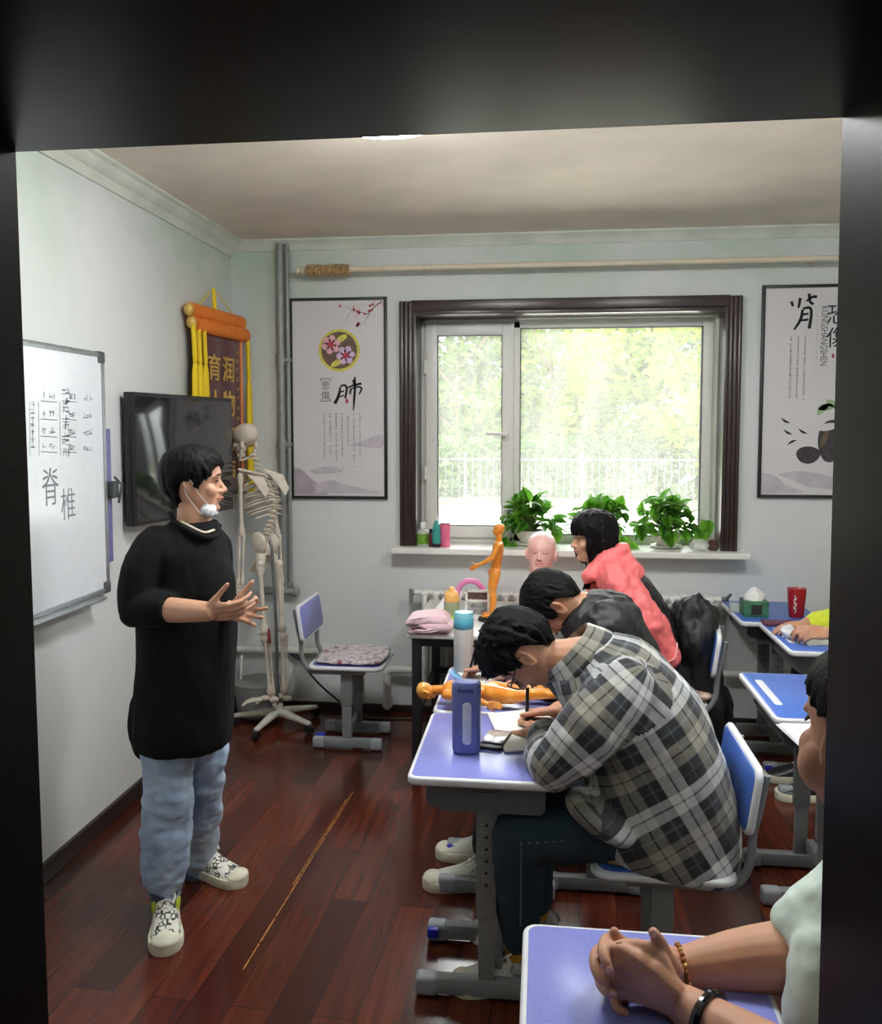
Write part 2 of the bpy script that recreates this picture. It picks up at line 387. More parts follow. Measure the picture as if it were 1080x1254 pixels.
# ================================================================== FURNITURE
M_BLUE = mat('blue_laminate', (70, 108, 192), .3, var=.03, vs=120)
M_LAV = mat('periwinkle_laminate', (132, 138, 208), .24, var=.04, vs=160)
M_EDGE = mat('white_edge_band', (222, 224, 228), .35, var=.02)
M_GREY = mat('grey_powder_coat', (124, 128, 128), .42, var=.04, bump=.04, bs=300)
M_GREY2 = mat('dark_grey_plastic', (92, 95, 96), .5, var=.04)
M_CAP = mat('pale_grey_cap', (150, 154, 158), .45)
M_BPLUG = mat('blue_plug', (34, 40, 168), .4)
M_HOLE = mat('dark_hole', (20, 20, 22), .7)
DZ = .70
def make_desk(name, top_m, label, groove=True):
    r = thing(name, label, 'desk', (0, 0, 0), 0)
    W, D = .42, .535
    b = BM(); slab(b, (0, 0, DZ), W, D, .024, .028, .006); obj('edge_trim', b, M_EDGE, r, 50)
    b = BM(); slab(b, (0, 0, DZ + .0012), W - .022, D - .022, .004, .02, .0008); obj('tabletop', b, top_m, r, 50)
    if groove:
        b = BM(); slab(b, (-W / 2 + .052, .02, DZ + .0022), .026, .29, .002, .008, .0006); obj('pencil_groove', b, M_EDGE, r, 50)
    b = BM(); hw = .165
    # book tray: side panels with a swept underside, floor and back
    for s in (-1, 1):
        poly = [(-hw, DZ - .024), (hw, DZ - .024), (hw, DZ - .105), (hw - .012, DZ - .12), (-hw + .05, DZ - .12), (-hw + .012, DZ - .108), (-hw, DZ - .09)]
        prism(b, [V((x, s * (D / 2 - .075) - .006, z)) for x, z in poly], V((0, .012, 0)))
        pts = [(-.10, DZ - .03), (-.06, DZ - .055), (0, DZ - .066), (.06, DZ - .055), (.10, DZ - .03)]
        tube(b, [V((x, s * (D / 2 - .067), z)) for x, z in pts], .005, 6, smooth=3)
    box(b, (.01, 0, DZ - .117), (2 * hw - .04, D - .16, .008)); box(b, (-hw + .012, 0, DZ - .066), (.008, D - .16, .084))
    obj('book_tray', b, M_GREY2, r, 40)
    for s in (-1, 1):
        y = s * (D / 2 - .135)
        b = BM(); box(b, (0, y, .45), (.058, .03, .42), bev=.006); box(b, (0, y, .20), (.046, .022, .33), bev=.004); box(b, (0, y + s * .02, DZ - .08), (.052, .05, .09), bev=.006)
        lg = obj('leg', b, M_GREY, r, 50)
        for k in range(6):
            b = BM(); cyl(b, (0, y - .0162, .52 - k * .035), (0, y + .0162, .52 - k * .035), .0045, 10); obj('height_hole', b, M_HOLE, lg)
        b = BM(); box(b, (.0, y, .035), (.30, .042, .05), bev=.012); ft = obj('foot', b, M_GREY, lg, 50)
        for q in (-1, 1):
            b = BM(); box(b, (q * .172, y, .033), (.065, .046, .058), bev=.014, seg=3); obj('end_cap', b, M_CAP, lg, 50)
    b = BM(); box(b, (.03, 0, .10), (.03, D - .30, .045), bev=.006); obj('crossbar', b, M_GREY, r, 50)
    b = BM(); box(b, (-.185, (D / 2 - .135) - .032, .04), (.035, .02, .03), bev=.004); obj('floor_plug', b, M_BPLUG, r, 50)
    return r
d0 = make_desk('school_desk', M_LAV, 'lavender-topped school desk under the blue bottle and the lying figure, plaid student leaning on it', False)
DX = -.36 + .21
d0.location = (DX, 2.21 + .268, 0)
GD = 'school desks'
d0['group'] = GD
dup(d0, (DX, 2.21 + .268 + .545, 0), 0, 'lavender-topped school desk with spiral notebook, pushed against the front desk, black-jacket student behind it', GD)
dup(d0, (-.03 + .21, 1.57 - .268, 0), 0, 'periwinkle school desk closest to the doorway, clasped hands resting on it', GD)
d1 = make_desk('school_desk', M_BLUE, 'blue-topped school desk with bare top behind the half hidden head at the right door jamb', True)
d1['group'] = GD
d1.location = (.755 + .21, 2.81 + .268, 0)
dup(d1, (1.045 + .21, 3.73 + .225, 0), 0, 'blue-topped school desk with white pencil groove under the hand in a lime sleeve', GD)
dup(d1, (.965 + .21, 4.285 + .21, 0), 0, 'blue-topped school desk against the back wall carrying a green tissue box', GD)
dup(d1, (.80 + .21, 2.20 + .268, 0), 0, 'school desk mostly hidden at the right door jamb, open booklet overhanging its corner', GD)
# ---- chairs (sitter faces -x)
SZ = .44
def make_chair(name, label):
    r = thing(name, label, 'chair', (0, 0, 0), 0)
    b = BM(); slab(b, (0, 0, SZ), .39, .38, .02, .05, .006); obj('seat', b, M_EDGE, r, 50)
    b = BM(); slab(b, (0, 0, SZ + .001), .35, .34, .003, .04, .0008); obj('seat_pad', b, M_BLUE, r, 50)
    b = BM(); M = Matrix.Rotation(R(90), 3, 'Y') @ Matrix.Identity(3)
    Mr = Matrix.Rotation(R(8), 3, 'Y') @ Matrix.Rotation(R(90), 3, 'Y')
    c = V((.235, 0, .655))
    slab(b, c, .19, .40, .02, .035, .006, M=Mr); obj('back_rim', b, M_EDGE, r, 50)
    b = BM()
    nrm = Mr @ V((0, 0, 1))
    slab(b, c + nrm * .0012, .168, .378, .003, .028, .0008, M=Mr); slab(b, c - nrm * .0185, .168, .378, .003, .028, .0008, M=Mr); bk = obj('backrest', b, M_BLUE, r, 50)
    for y in (-.13, .13):
        for dz in (-.05, .05):
            b = BM(); q = c + Mr @ V((dz, y, 0)); cyl(b, q - nrm * .021, q + nrm * .003, .006, 10); obj('screw', b, M_EDGE, bk)
    for y in (-.15, .15):
        b = BM(); tube(b, [(-.10, y, SZ - .035), (.10, y, SZ - .035), (.185, y, SZ - .03), (.225, y, SZ + .03), (.232, y, SZ + .12), (.245, y, .62), (.262, y, .72)], .0125, 8, smooth=4, rnd=False); obj('back_frame', b, M_GREY, r, 60)
    for y in (-.125, .125):
        b = BM(); box(b, (0, y, .32), (.062, .03, .19), bev=.006); box(b, (0, y, .15), (.05, .024, .24), bev=.005); box(b, (0, y, SZ - .03), (.20, .03, .025), bev=.004); lg = obj('leg', b, M_GREY, r, 50)
        b = BM(); box(b, (0, y, .034), (.26, .04, .046), bev=.01); obj('foot', b, M_GREY, lg, 50)
        for q in (-1, 1):
            b = BM(); box(b, (q * .15, y, .032), (.06, .044, .052), bev=.012); obj('end_cap', b, M_CAP, lg, 50)
    b = BM(); box(b, (0, 0, .09), (.03, .24, .04), bev=.005); obj('crossbar', b, M_GREY, r, 50)
    b = BM(); box(b, (.15, .09, .045), (.05, .03, .035), bev=.006); obj('floor_plug', b, M_BPLUG, r, 50)
    return r
GC = 'school chairs'
c0 = make_chair('school_chair', 'blue-backed school chair under the student in the plaid shirt'); c0['group'] = GC
c0.location = (.335, 2.44, 0)
dup(c0, (.19, 3.08, 0), 0, 'school chair under the student in the black jacket', GC)
dup(c0, (.555, 3.93, 0), R(-9), 'blue-backed school chair with black coats over it, behind the woman in the pink jacket', GC)
ec = dup(c0, (-.985, 4.30, 0), R(180), 'empty blue-backed school chair with floral cushion standing by the back wall', GC)
dup(c0, (.70, 1.42, 0), R(4), 'school chair under the person with clasped hands beside the doorway', GC)
dup(c0, (1.66, 3.98, 0), 0, 'school chair under the person in the lime sleeve, behind the right door jamb', GC)
for ch in [x for x in COL.objects if x.parent == ec and x.name.split('.')[0] in ('backrest', 'seat_pad')]:
    ch.data = ch.data.copy(); ch.data.materials[0] = M_LAV  # window glare on the blue back and seat put into the colour as periwinkle
# quilted floral cushion on the empty chair
def floral(name, base, spots, sc):
    t = NT(name); t.b.inputs['Roughness'].default_value = .8
    vec = t.coord((1, 1, .2)); n = t.noise(vec, sc, 3, .6); n2 = t.noise(vec, sc * 2.3, 2)
    c = t.mix(t.ramp(n, [(.52, (0, 0, 0, 1)), (.58, (1, 1, 1, 1))]), lin(base), lin(spots[0]))
    c = t.mix(t.ramp(n2, [(.56, (0, 0, 0, 1)), (.6, (1, 1, 1, 1))]), c, lin(spots[1]))
    v = t.n('ShaderNodeTexVoronoi'); v.inputs['Scale'].default_value = sc * .55; t.l(vec, v.inputs['Vector'])
    c = t.mix(t.ramp(v.outputs['Distance'], [(.16, (1, 1, 1, 1)), (.24, (0, 0, 0, 1))]), c, lin(spots[2]))
    t.l(c, t.b.inputs['Base Color']); t.bump(t.noise(vec, 90, 3), .2, .003); return t.m
M_FLOR = floral('floral_quilt', (196, 188, 190), [(150, 140, 150), (222, 216, 214), (150, 84, 92)], 22)
def cushion(bm, w, d, h, c):
    n = 22; rings = []
    grid = []
    for sgn in (1, -1):
        for i in range(n + 1):
            row = []
            for j in range(n + 1):
                x, y = -1 + 2 * i / n, -1 + 2 * j / n
                e = max(0, (1 - abs(x) ** 5) * (1 - abs(y) ** 5)) ** .45
                q = .5 + .5 * abs(math.sin(x * 5.2)) * abs(math.sin(y * 5.2))
                f = 1 - .06 * (x * x * y * y) * 2
                row.append(bm.verts.new(V((x * w / 2 * f, y * d / 2 * f, sgn * h / 2 * e * q + h / 2)) + V(c)))
            grid.append((sgn, row))
    for s0 in (0, n + 1):
        for i in range(n):
            a, b2 = grid[s0 + i][1], grid[s0 + i + 1][1]
            for j in range(n): bm.faces.new((a[j], a[j + 1], b2[j + 1], b2[j]))
    bmesh.ops.remove_doubles(bm, verts=bm.verts, dist=.0012)
b = BM(); cushion(b, .37, .36, .035, (-.975, 4.30, SZ + .002)); o = obj('cushion', b, M_FLOR, None, 180)
origin_to(o, (-.975, 4.30, SZ + .002)); tag(o, 'grey and dusty red floral quilted cushion on the empty chair by the wall', 'cushion')
# ---- white table with black steel legs
M_BLACKST = mat('black_steel', (24, 24, 26), .4)
M_WHITETOP = mat('white_tabletop', (232, 232, 228), .35, var=.02)
wt = thing('side_table', 'white-topped table with black legs in front of the window radiator', 'table', (-.2, 4.2, 0))
b = BM(); slab(b, (-.185, 4.20, .70), .86, .80, .022, .012, .003); obj('tabletop', b, M_WHITETOP, wt, 50)
for x in (-.575, .205):
    for y in (3.85, 4.55):
        b = BM(); box(b, (x, y, .34), (.042, .042, .68), bev=.004); obj('leg', b, M_BLACKST, wt)
b = BM()
box(b, (-.185, 3.85, .655), (.74, .03, .04)); box(b, (-.185, 4.55, .655), (.74, .03, .04)); box(b, (-.575, 4.2, .655), (.03, .66, .04)); box(b, (.205, 4.2, .655), (.03, .66, .04)); box(b, (-.575, 4.2, .32), (.03, .66, .03)); box(b, (-.185, 4.55, .32), (.74, .03, .03)); obj('frame', b, M_BLACKST, wt)
# ---- radiator
M_RAD = mat('radiator_enamel', (226, 226, 220), .35, var=.03)
rd = thing('radiator', 'white sectional column radiator under the window', 'radiator', (.12, 4.68, 0))
n = 25; x0, x1 = -.68, .93
for i in range(n):
    b = BM(); x = x0 + (x1 - x0) * (i + .5) / n
    for yy in (4.645, 4.71): tube(b, [(x, yy, .20), (x, yy, .70)], .021, 10, flat=.75)
    box(b, (x, 4.678, .72), (.05, .09, .036), bev=.016, seg=3); box(b, (x, 4.678, .185), (.05, .09, .036), bev=.016, seg=3)
    obj('column', b, M_RAD, rd)
for z in (.185, .72):
    b = BM(); cyl(b, (x0 - .03, 4.678, z), (x1 + .03, 4.678, z), .016, 12); obj('header', b, M_RAD, rd)
b = BM(); cyl(b, (x1 + .01, 4.678, .72), (x1 + .07, 4.678, .725), .012, 10); tube(b, [(x1 + .06, 4.678, .725), (x1 + .075, 4.66, .75)], .009, 8); obj('bleed_valve', b, M_GREY2, rd)
b = BM(); cyl(b, (x0 - .05, 4.678, .66), (x0 - .05, 4.678, .74), .012, 10); cyl(b, (x0 - .05, 4.678, .715), (x0, 4.678, .72), .011, 10); obj('inlet_valve', b, M_GREY, rd)
for x in (-.5, .75):
    for z in (.2, .68):
        b = BM(); box(b, (x, 4.742, z), (.02, .07, .02)); obj('bracket', b, M_RAD, rd)
# ---- heating pipes
M_PIPE = mat('grey_painted_pipe', (138, 142, 140), .45, metal=.2)
M_PIPEW = mat('white_painted_pipe', (214, 214, 206), .4)
pp = thing('heating_pipe', 'grey vertical pipe pair with couplings in the corner beside the framed poster', 'pipe', (-1.47, 4.72, .7))
b = BM(); xa, xb = -1.485, -1.447; yq = 4.73
cyl(b, (xa, yq, .70), (xa, yq, HC - .03), .021, 14); cyl(b, (xb, yq + .012, .72), (xb, yq + .012, HC - .03), .013, 12); obj('riser', b, M_PIPE, pp)
b = BM()
for z in (2.03, 1.55, .74): cyl(b, (xa, yq, z - .03), (xa, yq, z + .03), .028, 14); box(b, ((xa + xb) / 2, yq, z), (.075, .035, .022), bev=.004)
obj('coupling', b, M_PIPE, pp)
b = BM(); tube(b, [(xa - .12, yq, .70), (xa, yq, .70), (xa + .06, yq, .70)], .024, 12); ell(b, (xa + .075, yq, .70), (.02, .032, .032)); obj('elbow', b, M_PIPE, pp)
pl = thing('floor_pipe', 'white heating pipe bent down to the floor beside the radiator', 'pipe', (-.86, 4.7, 0))
b = BM(); tube(b, [(-.875, 4.71, .05), (-.875, 4.71, .22), (-.865, 4.71, .255), (-.83, 4.71, .265), (-.70, 4.70, .265)], [.022] * 5, 12, smooth=4); obj('bend', b, M_PIPEW, pl)
b = BM(); cyl(b, (-.875, 4.71, .05), (-.875, 4.71, .10), .03, 12); obj('collar', b, M_PIPEW, pl)
pl2 = thing('floor_pipe', 'long white heating pipe low along the back wall behind the skeleton', 'pipe', (-1.3, 4.74, .3))
b = BM(); tube(b, [(XL + .01, 4.745, .345), (-1.03, 4.745, .345)], .018, 12); tube(b, [(-1.03, 4.745, .355), (-1.03, 4.745, .06)], .018, 12); obj('run', b, M_PIPEW, pl2)
b = BM(); box(b, (-1.4, 4.762, .352), (.74, .03, .02), bev=.003); obj('ledge', b, M_PIPEW, pl2)
pl3 = BM(); tube(pl3, [(1.0, 4.72, .30), (2.3, 4.72, .30)], .02, 12); o = obj('floor_pipe', pl3, M_PIPEW); tag(o, 'white horizontal heating pipe along the back wall under the right-hand desks', 'pipe')
# ---- curtain rod
M_ROD = mat('cream_rod', (214, 204, 182), .4, var=.03)
M_TAB = mat('bunched_curtain_tabs', (176, 148, 104), .8, var=.2, vs=50, bump=.3, bs=90)
cd = thing('curtain_rod', 'cream curtain rod with bunched tan tabs across the back wall above the window', 'curtain rod', (0, 4.68, 2.53))
yr = 4.66; z0, z1 = P(372, 331, yr).z, P(1025, 316, yr).z; xl = P(372, 331, yr).x
b = BM(); cyl(b, (xl, yr, z0), (1.95, yr, z1), .0155, 14); obj('pole', b, M_ROD, cd)
b = BM(); lathe(b, [(0, -.05), (.012, -.048), (.02, -.035), (.014, -.02), (.024, -.01), (.024, 0)], (xl, yr, z0), 14, M=Matrix.Rotation(R(90), 3, 'Y')); obj('finial', b, M_ROD, cd)
b = BM()
for i in range(17):
    x = xl + .02 + i * .0145; rr = .026 + .006 * random.random(); nn = 18
    rg = [ring((x + .007 * math.sin(q * 2.2), yr, z0 - .002), V((0, 1, 0)), V((0, 0, 1)), rr * a, rr * a * (1.15), nn) for q, a in ((0, .72), (1, 1), (2, 1.0), (3, .74))]
    for k, g in enumerate(rg):
        for p in g: p.x = x + (k - 1.5) * .0045 + .003 * math.sin(p.z * 300 + i)
    loft(b, rg, True)
obj('tabs', b, M_TAB, cd)
for x in (-1.1, .12, 1.4):
    b = BM(); box(b, (x, 4.72, z0 + (z1 - z0) * (x - xl) / 3.2), (.02, .12, .02), bev=.003); obj('bracket', b, M_ROD, cd)
# ---- ceiling lamp
M_LAMP = mat('lamp_diffuser', (255, 250, 240), .4, emit=(249, 251, 252), es=60)
lc = V((-.50, 2.645, HC - .001))
la = thing('ceiling_lamp', 'round white ceiling lamp whose lit rim shows under the door head', 'ceiling lamp', lc)
b = BM(); lathe(b, [(0, 0), (.20, 0), (.215, -.012), (.21, -.028), (0, -.028)], lc, 40); obj('base', b, M_EDGE, la)
b = BM(); lathe(b, [(.2, -.026), (.212, -.06), (.214, -.095), (.2, -.112), (.15, -.124), (.08, -.13), (0, -.131)], lc, 40); obj('diffuser', b, M_LAMP, la)
dup(la, (.95, 2.40, HC - .001), 0, 'added round white ceiling lamp, unseen above the right-hand desks, brightening the back wall', 'ceiling lamps'); la['group'] = 'ceiling lamps'  # extra lamp out of view, added to lift the back wall's brightness
# ================================================================== THINGS ON THE WALLS
M_BLACKF = mat('black_frame', (22, 24, 24), .4)
M_PAPER = mat('poster_paper', (206, 203, 204), .55, var=.012, vs=3)
M_INK = mat('black_ink', (18, 18, 20), .8)
M_INKG = mat('grey_ink', (92, 92, 96), .8)
M_RED = mat('red_print', (176, 60, 72), .7)
M_PINKP = mat('pink_print', (222, 168, 178), .7, var=.12, vs=80)
M_LILP = mat('lilac_print', (206, 176, 208), .7, var=.12, vs=80)
M_YELP = mat('yellow_print', (206, 196, 92), .7, var=.1, vs=60)
M_BROWNP = mat('brown_print', (98, 84, 66), .7)
M_GREENP = mat('green_print', (150, 176, 130), .7)
M_MIST = mat('mist_print', (186, 178, 186), .7, var=.05, vs=14)
M_MIST2 = mat('mist_print_deep', (168, 158, 168), .7, var=.06, vs=14)
M_STONE = mat('stone_print', (58, 52, 58), .7, var=.2, vs=40)
def glyph(bm, c, s, M, rng):
    """tiny illegible character made of a few strokes; M maps poster-local (x, z) to the wall."""
    for k in range(rng.randint(3, 5)):
        hor = rng.random() < .55; o = (rng.uniform(-.3, .3) * s, rng.uniform(-.34, .34) * s)
        w, h = (s * rng.uniform(.5, .85), s * STK) if hor else (s * STK, s * rng.uniform(.45, .8))
        x, y = c[0] + (o[0] * .3 if hor else o[0]), c[1] + (o[1] if hor else o[1] * .3)
        f = bm.faces.new([bm.verts.new(M @ V((x + a * w / 2, y + b * h / 2, 0))) for a, b in ((-1, -1), (1, -1), (1, 1), (-1, 1))])
def disc(bm, c, rx, ry, M, n=20, rot=0, mi=0, wob=0):
    vs = []
    for i in range(n):
        a = 2 * math.pi * i / n; k = 1 + wob * math.sin(3 * a + c[0] * 50)
        x, y = rx * k * math.cos(a), ry * k * math.sin(a)
        vs.append(bm.verts.new(M @ V((c[0] + x * math.cos(rot) - y * math.sin(rot), c[1] + x * math.sin(rot) + y * math.cos(rot), 0))))
    f = bm.faces.new(vs); f.material_index = mi
def stroke(bm, pts, ws, M, mi=0, k=5):
    q = cr([tuple(p) + (w,) for p, w in zip(pts, ws)], k); L, Rr = [], []
    for i, p in enumerate(q):
        a, b = q[max(0, i - 1)], q[min(len(q) - 1, i + 1)]; d = V((b[0] - a[0], b[1] - a[1])); d.normalize()
        L.append(M @ V((p[0] - d.y * p[2] / 2, p[1] + d.x * p[2] / 2, 0))); Rr.append(M @ V((p[0] + d.y * p[2] / 2, p[1] - d.x * p[2] / 2, 0)))
    vl = [bm.verts.new(v) for v in L]; vr = [bm.verts.new(v) for v in Rr]
    for i in range(len(q) - 1):
        f = bm.faces.new((vl[i], vr[i], vr[i + 1], vl[i + 1])); f.material_index = mi
def poster(label, x0, x1, z0, z1):
    W, H = x1 - x0, z1 - z0; yw = YB - .022
    r = thing('framed_poster', label, 'poster', ((x0 + x1) / 2, YB - .012, (z0 + z1) / 2))
    b = BM(); box(b, ((x0 + x1) / 2, YB - .009, (z0 + z1) / 2), (W - .01, .014, H - .01)); obj('sheet', b, M_PAPER, r)
    b = BM(); fr(b, x0, x1, z0, z1, YB - .011, .017, .022, bev=.002); obj('frame', b, M_BLACKF, r)
    def L(dy): # local px-fraction -> wall, x right, y up, origin top-left of the poster
        m = place(V((x0, YB - .0165 - dy, z1)), V((1, 0, 0)), V((0, 0, 1))); return m
    return r, L, W, H
rng = random.Random(3); STK = .11
pa, L, W, H = poster('framed black-edged poster with flower bowl and large lung character left of the window', P(355, 367, YB).x, P(474, 366, YB).x, P(356, 610, YB).z, P(356, 366, YB).z)
def u(px, py): return (px / 119 * W, -py / 243 * H)        # pixels from the poster's own top-left corner
def mist(polys, r, L, u, m):
    b = BM()
    for q, pl in enumerate(polys): 
        b.faces.new([b.verts.new(L(.0003 + .0002 * q) @ V(u(*p) + (0,))) for p in cr(pl, 4)])
    raw('mist_hills', b, m, r)
mist([[(4, 205), (14, 208), (24, 218), (36, 226), (44, 234), (44, 238), (4, 238)]], pa, L, u, M_MIST2)
mist([[(22, 209), (34, 205), (46, 204), (60, 206), (66, 209), (50, 212), (30, 213)], [(70, 178), (90, 172), (104, 166), (113, 166), (113, 180), (96, 180)], [(30, 226), (50, 220), (70, 226), (90, 230), (110, 236), (30, 236)]], pa, L, u, M_MIST)
b = BM(); disc(b, u(61, 63), .245 * W * .87, .245 * W * .87, L(.0006), 40, mi=0); disc(b, u(61, 63), .185 * W, .185 * W, L(.0009), 36, mi=1)
for (x, y) in ((51, 56), (69, 69)):
    for k in range(6):
        a = k * 1.047 + x; disc(b, u(x + 6.5 * math.cos(a), y + 6.5 * math.sin(a)), 5.2 / 119 * W, 4.2 / 119 * W, L(.0012), 12, -a, 2 if x < 60 else 3)
    disc(b, u(x, y), 3.6 / 119 * W, 3.6 / 119 * W, L(.0015), 10, mi=4)
for (x, y) in ((64, 49), (58, 78)): disc(b, u(x, y), 8 / 119 * W, 3.6 / 119 * W, L(.0011), 12, .5, mi=0)
raw('flower_bowl', b, [M_YELP, M_BROWNP, M_PINKP, M_LILP, M_RED], pa)
b = BM(); stroke(b, [u(113, 6), u(104, 12), u(96, 20), u(86, 17), u(76, 14), u(62, 8)], [.008, .006, .005, .003, .002, .0015], L(.0005), 0); stroke(b, [u(98, 20), u(92, 30), u(84, 32)], [.004, .002, .0015], L(.0005), 0); stroke(b, [u(78, 14), u(72, 22), u(70, 30)], [.002, .002, .001], L(.0005), 0)
for i in range(26):
    x, y = rng.choice([(112, 7), (103, 13), (98, 18), (92, 22), (86, 17), (80, 20), (78, 14), (62, 10), (66, 13), (86, 32), (101, 8)]); disc(b, u(x + rng.uniform(-3, 3), y + rng.uniform(-3, 3)), .008, .007, L(.0009), 8, mi=1 + i % 2)
raw('plum_branch', b, [M_BROWNP, M_RED, M_PINKP], pa)
# brush-written character, stroke by stroke
b = BM(); s = .016
for pts, ws in (([(62, 107), (61, 114), (58, 122), (55, 127)], [.010, .016, .018, .02]), ([(62, 106), (68, 105), (70, 110), (69, 116), (68, 121)], [.01, .012, .013, .013, .01]), ([(62, 113), (67, 112)], [.008, .008]), ([(61, 119), (67, 117)], [.008, .008]), ([(78, 98), (79, 102), (78, 104)], [.012, .014, .006]), ([(71, 108), (79, 105), (88, 103)], [.008, .012, .014]), ([(75, 109), (74, 116)], [.012, .01]), ([(74, 110), (83, 107), (88, 109), (85, 116)], [.008, .009, .012, .008]), ([(80, 95), (80, 108), (79, 122), (78, 136)], [.010, .013, .014, .005])):
    stroke(b, [u(*p) for p in pts], ws, L(.0007))
raw('brush_character', b, M_INK, pa)
b = BM(); text(b, '悲', .052, L(.0006) @ Matrix.Translation(V(u(44, 106) + (0,)))); text(b, '傷', .052, L(.0006) @ Matrix.Translation(V(u(44, 118) + (0,))))
for y0, dy in ((97, 3), (124, -3)):
    stroke(b, [u(38, y0), u(50, y0)], [.004, .004], L(.0006), k=1)
    for x in (38, 50): stroke(b, [u(x, y0), u(x, y0 + dy)], [.004, .004], L(.0006), k=1)
obj('small_characters', b, M_INKG, pa, 0)
b = BM(); disc(b, u(70, 124), .009, .014, L(.0007), 10); raw('seal', b, M_RED, pa)
b = BM()
for i, n in enumerate((19, 17, 20, 18, 13, 20, 18)):
    for k in range(n):
        if rng.random() < .9: glyph(b, u(42 + i * 7.3, 140 + k * 2.95), .0135, L(.0006), rng)
    glyph(b, u(42 + i * 7.3, 204), .009, L(.0006), rng)
raw('text_columns', b, M_INKG, pa)
pb, L, W, H = poster('framed black-edged poster with kidney character and dark pebbles right of the window', P(933, 350, YB).x, P(933, 350, YB).x + .545, P(932, 609, YB).z, P(933, 350, YB).z)
def u(px, py): return (px / 121 * W, -py / 259 * H)
mist([[(4, 228), (20, 232), (34, 244), (52, 252), (4, 254)], [(22, 230), (50, 226), (84, 232), (117, 236), (117, 250), (60, 246)]], pb, L, u, M_MIST)
b = BM(); disc(b, u(57, 206), .062, .047, L(.0006), 24, 0, 0, .04); disc(b, u(84, 188), .075, .115, L(.0008), 28, -.15, 0, .05); disc(b, u(78, 172), .05, .02, L(.0011), 14, .2, 1); disc(b, u(75, 186), .016, .05, L(.001), 14, -.3, 2); raw('pebbles', b, [M_STONE, M_PAPER, M_BROWNP], pb)
b = BM(); 
for x, y, a in ((76, 148, .2), (84, 144, -.4), (72, 150, .8), (92, 146, .3)): disc(b, u(x, y), .04, .018, L(.0009), 14, a, 0, .1)
raw('leaf_print', b, M_GREENP, pb)
b = BM()
for x, y, a in ((30, 165, -.6), (33, 179, -.5), (50, 178, -.5), (38, 190, .3)):
    stroke(b, [u(x - 5, y - 4 * math.copysign(1, -a)), u(x, y), u(x + 5, y + 2 * math.copysign(1, -a))], [.002, .012, .003], L(.0007))
raw('fish_print', b, M_INK, pb)
b = BM()
for pts, ws in (([(33, 20), (35, 26)], [.016, .012]), ([(43, 16), (42, 24), (41, 28)], [.016, .014, .01]), ([(50, 20), (57, 15), (62, 15)], [.01, .014, .016]), ([(53, 11), (54, 20), (58, 24)], [.016, .014, .016]), ([(46, 30), (44, 42), (37, 54)], [.014, .016, .01]), ([(46, 29), (54, 28), (56, 36), (54, 53)], [.012, .015, .015, .017]), ([(46, 36), (53, 35)], [.012, .012]), ([(45, 43), (53, 42)], [.012, .012])):
    stroke(b, [u(*p) for p in pts], ws, L(.0007))
raw('brush_character', b, M_INK, pb)
b = BM(); text(b, '恐', .115, L(.0006) @ Matrix.Translation(V(u(86, 38) + (0,)))); text(b, '傷', .115, L(.0006) @ Matrix.Translation(V(u(86, 66) + (0,)))); obj('large_characters', b, M_INK, pb, 0)
b = BM(); text(b, 'KONGSHANGSHEN', .05, L(.0006) @ Matrix.Translation(V(u(71, 62) + (0,))) @ Matrix.Rotation(R(-90), 4, 'Z'), sx=.72); obj('roman_lettering', b, M_INKG, pb, 0)
b = BM()
for i, (x, n) in enumerate(((34, 26), (42, 27), (50, 27))):
    for k in range(n):
        if rng.random() < .93: glyph(b, u(x, 63 + k * 2.9), .0135, L(.0006), rng)
for k in range(28): glyph(b, u(63, 36 + k * 2), .006, L(.0006), rng)
raw('text_columns', b, M_INKG, pb)
b = BM(); disc(b, u(82, 86), .007, .013, L(.0007), 10); raw('seal', b, M_RED, pb)
# ---- pennant with gold characters
M_VELV = mat('maroon_velvet', (78, 20, 32), .9, sheen=.4, var=.05)
M_ORNG = mat('orange_satin', (226, 122, 38), .5, var=.06)
M_YELT = mat('yellow_fringe', (232, 200, 24), .7, var=.1, vs=90, aniso=(9, 9, .3))
M_GOLDF = mat('gold_foil', (214, 176, 92), .4, metal=.3)
A0, A1 = V((-1.757, 4.07, -.035)), V((-1.695, 4.69, -.035)); ud = (A1 - A0).normalized(); nd = V((ud.y, -ud.x, 0))
ban = thing('pennant', 'maroon velvet pennant with gold characters, orange bar and yellow tassels above the television', 'pennant', A0 + V((0, 0, 2.2)))
bw = (A1 - A0).length
def bp(s, z, d=0): return A0 + ud * (s * bw) + nd * d + V((0, 0, z))
zt = 2.21; b = BM(); Mx = mat3(ud, nd, V((0, 0, 1)))
n = 14; vs = [[b.verts.new(bp(.06 + .88 * i / n, zt - .9 * j / 8, .006 + .004 * math.sin(i * 1.3 + j * .4))) for i in range(n + 1)] for j in range(9)]
for j in range(8):
    for i in range(n): b.faces.new((vs[j][i], vs[j][i + 1], vs[j + 1][i + 1], vs[j + 1][i]))
cl = raw('velvet_panel', b, M_VELV, ban, 1); so_ = cl.modifiers.new('s', 'SOLIDIFY'); so_.thickness = .004
b = BM(); tube(b, [bp(.02, 2.265, .012), bp(.93, 2.265, .012)], .030, 12, rnd=False, flat=1.3); obj('upper_bar', b, M_ORNG, ban)
b = BM(); tube(b, [bp(.07, 2.20, .02), bp(1.0, 2.20, .02)], .030, 12, rnd=False, flat=1.3); obj('lower_bar', b, M_ORNG, ban)
for s, z in ((0.0, 2.265), (.95, 2.265), (.04, 2.205), (1.02, 2.2)):
    b = BM(); ell(b, bp(s, z, .015), (.026, .026, .034)); obj('bar_cap', b, M_GOLDF, ban)
b = BM(); nl = P(257, 355, 4.42); nl = bp(.45, 2.41, .004)
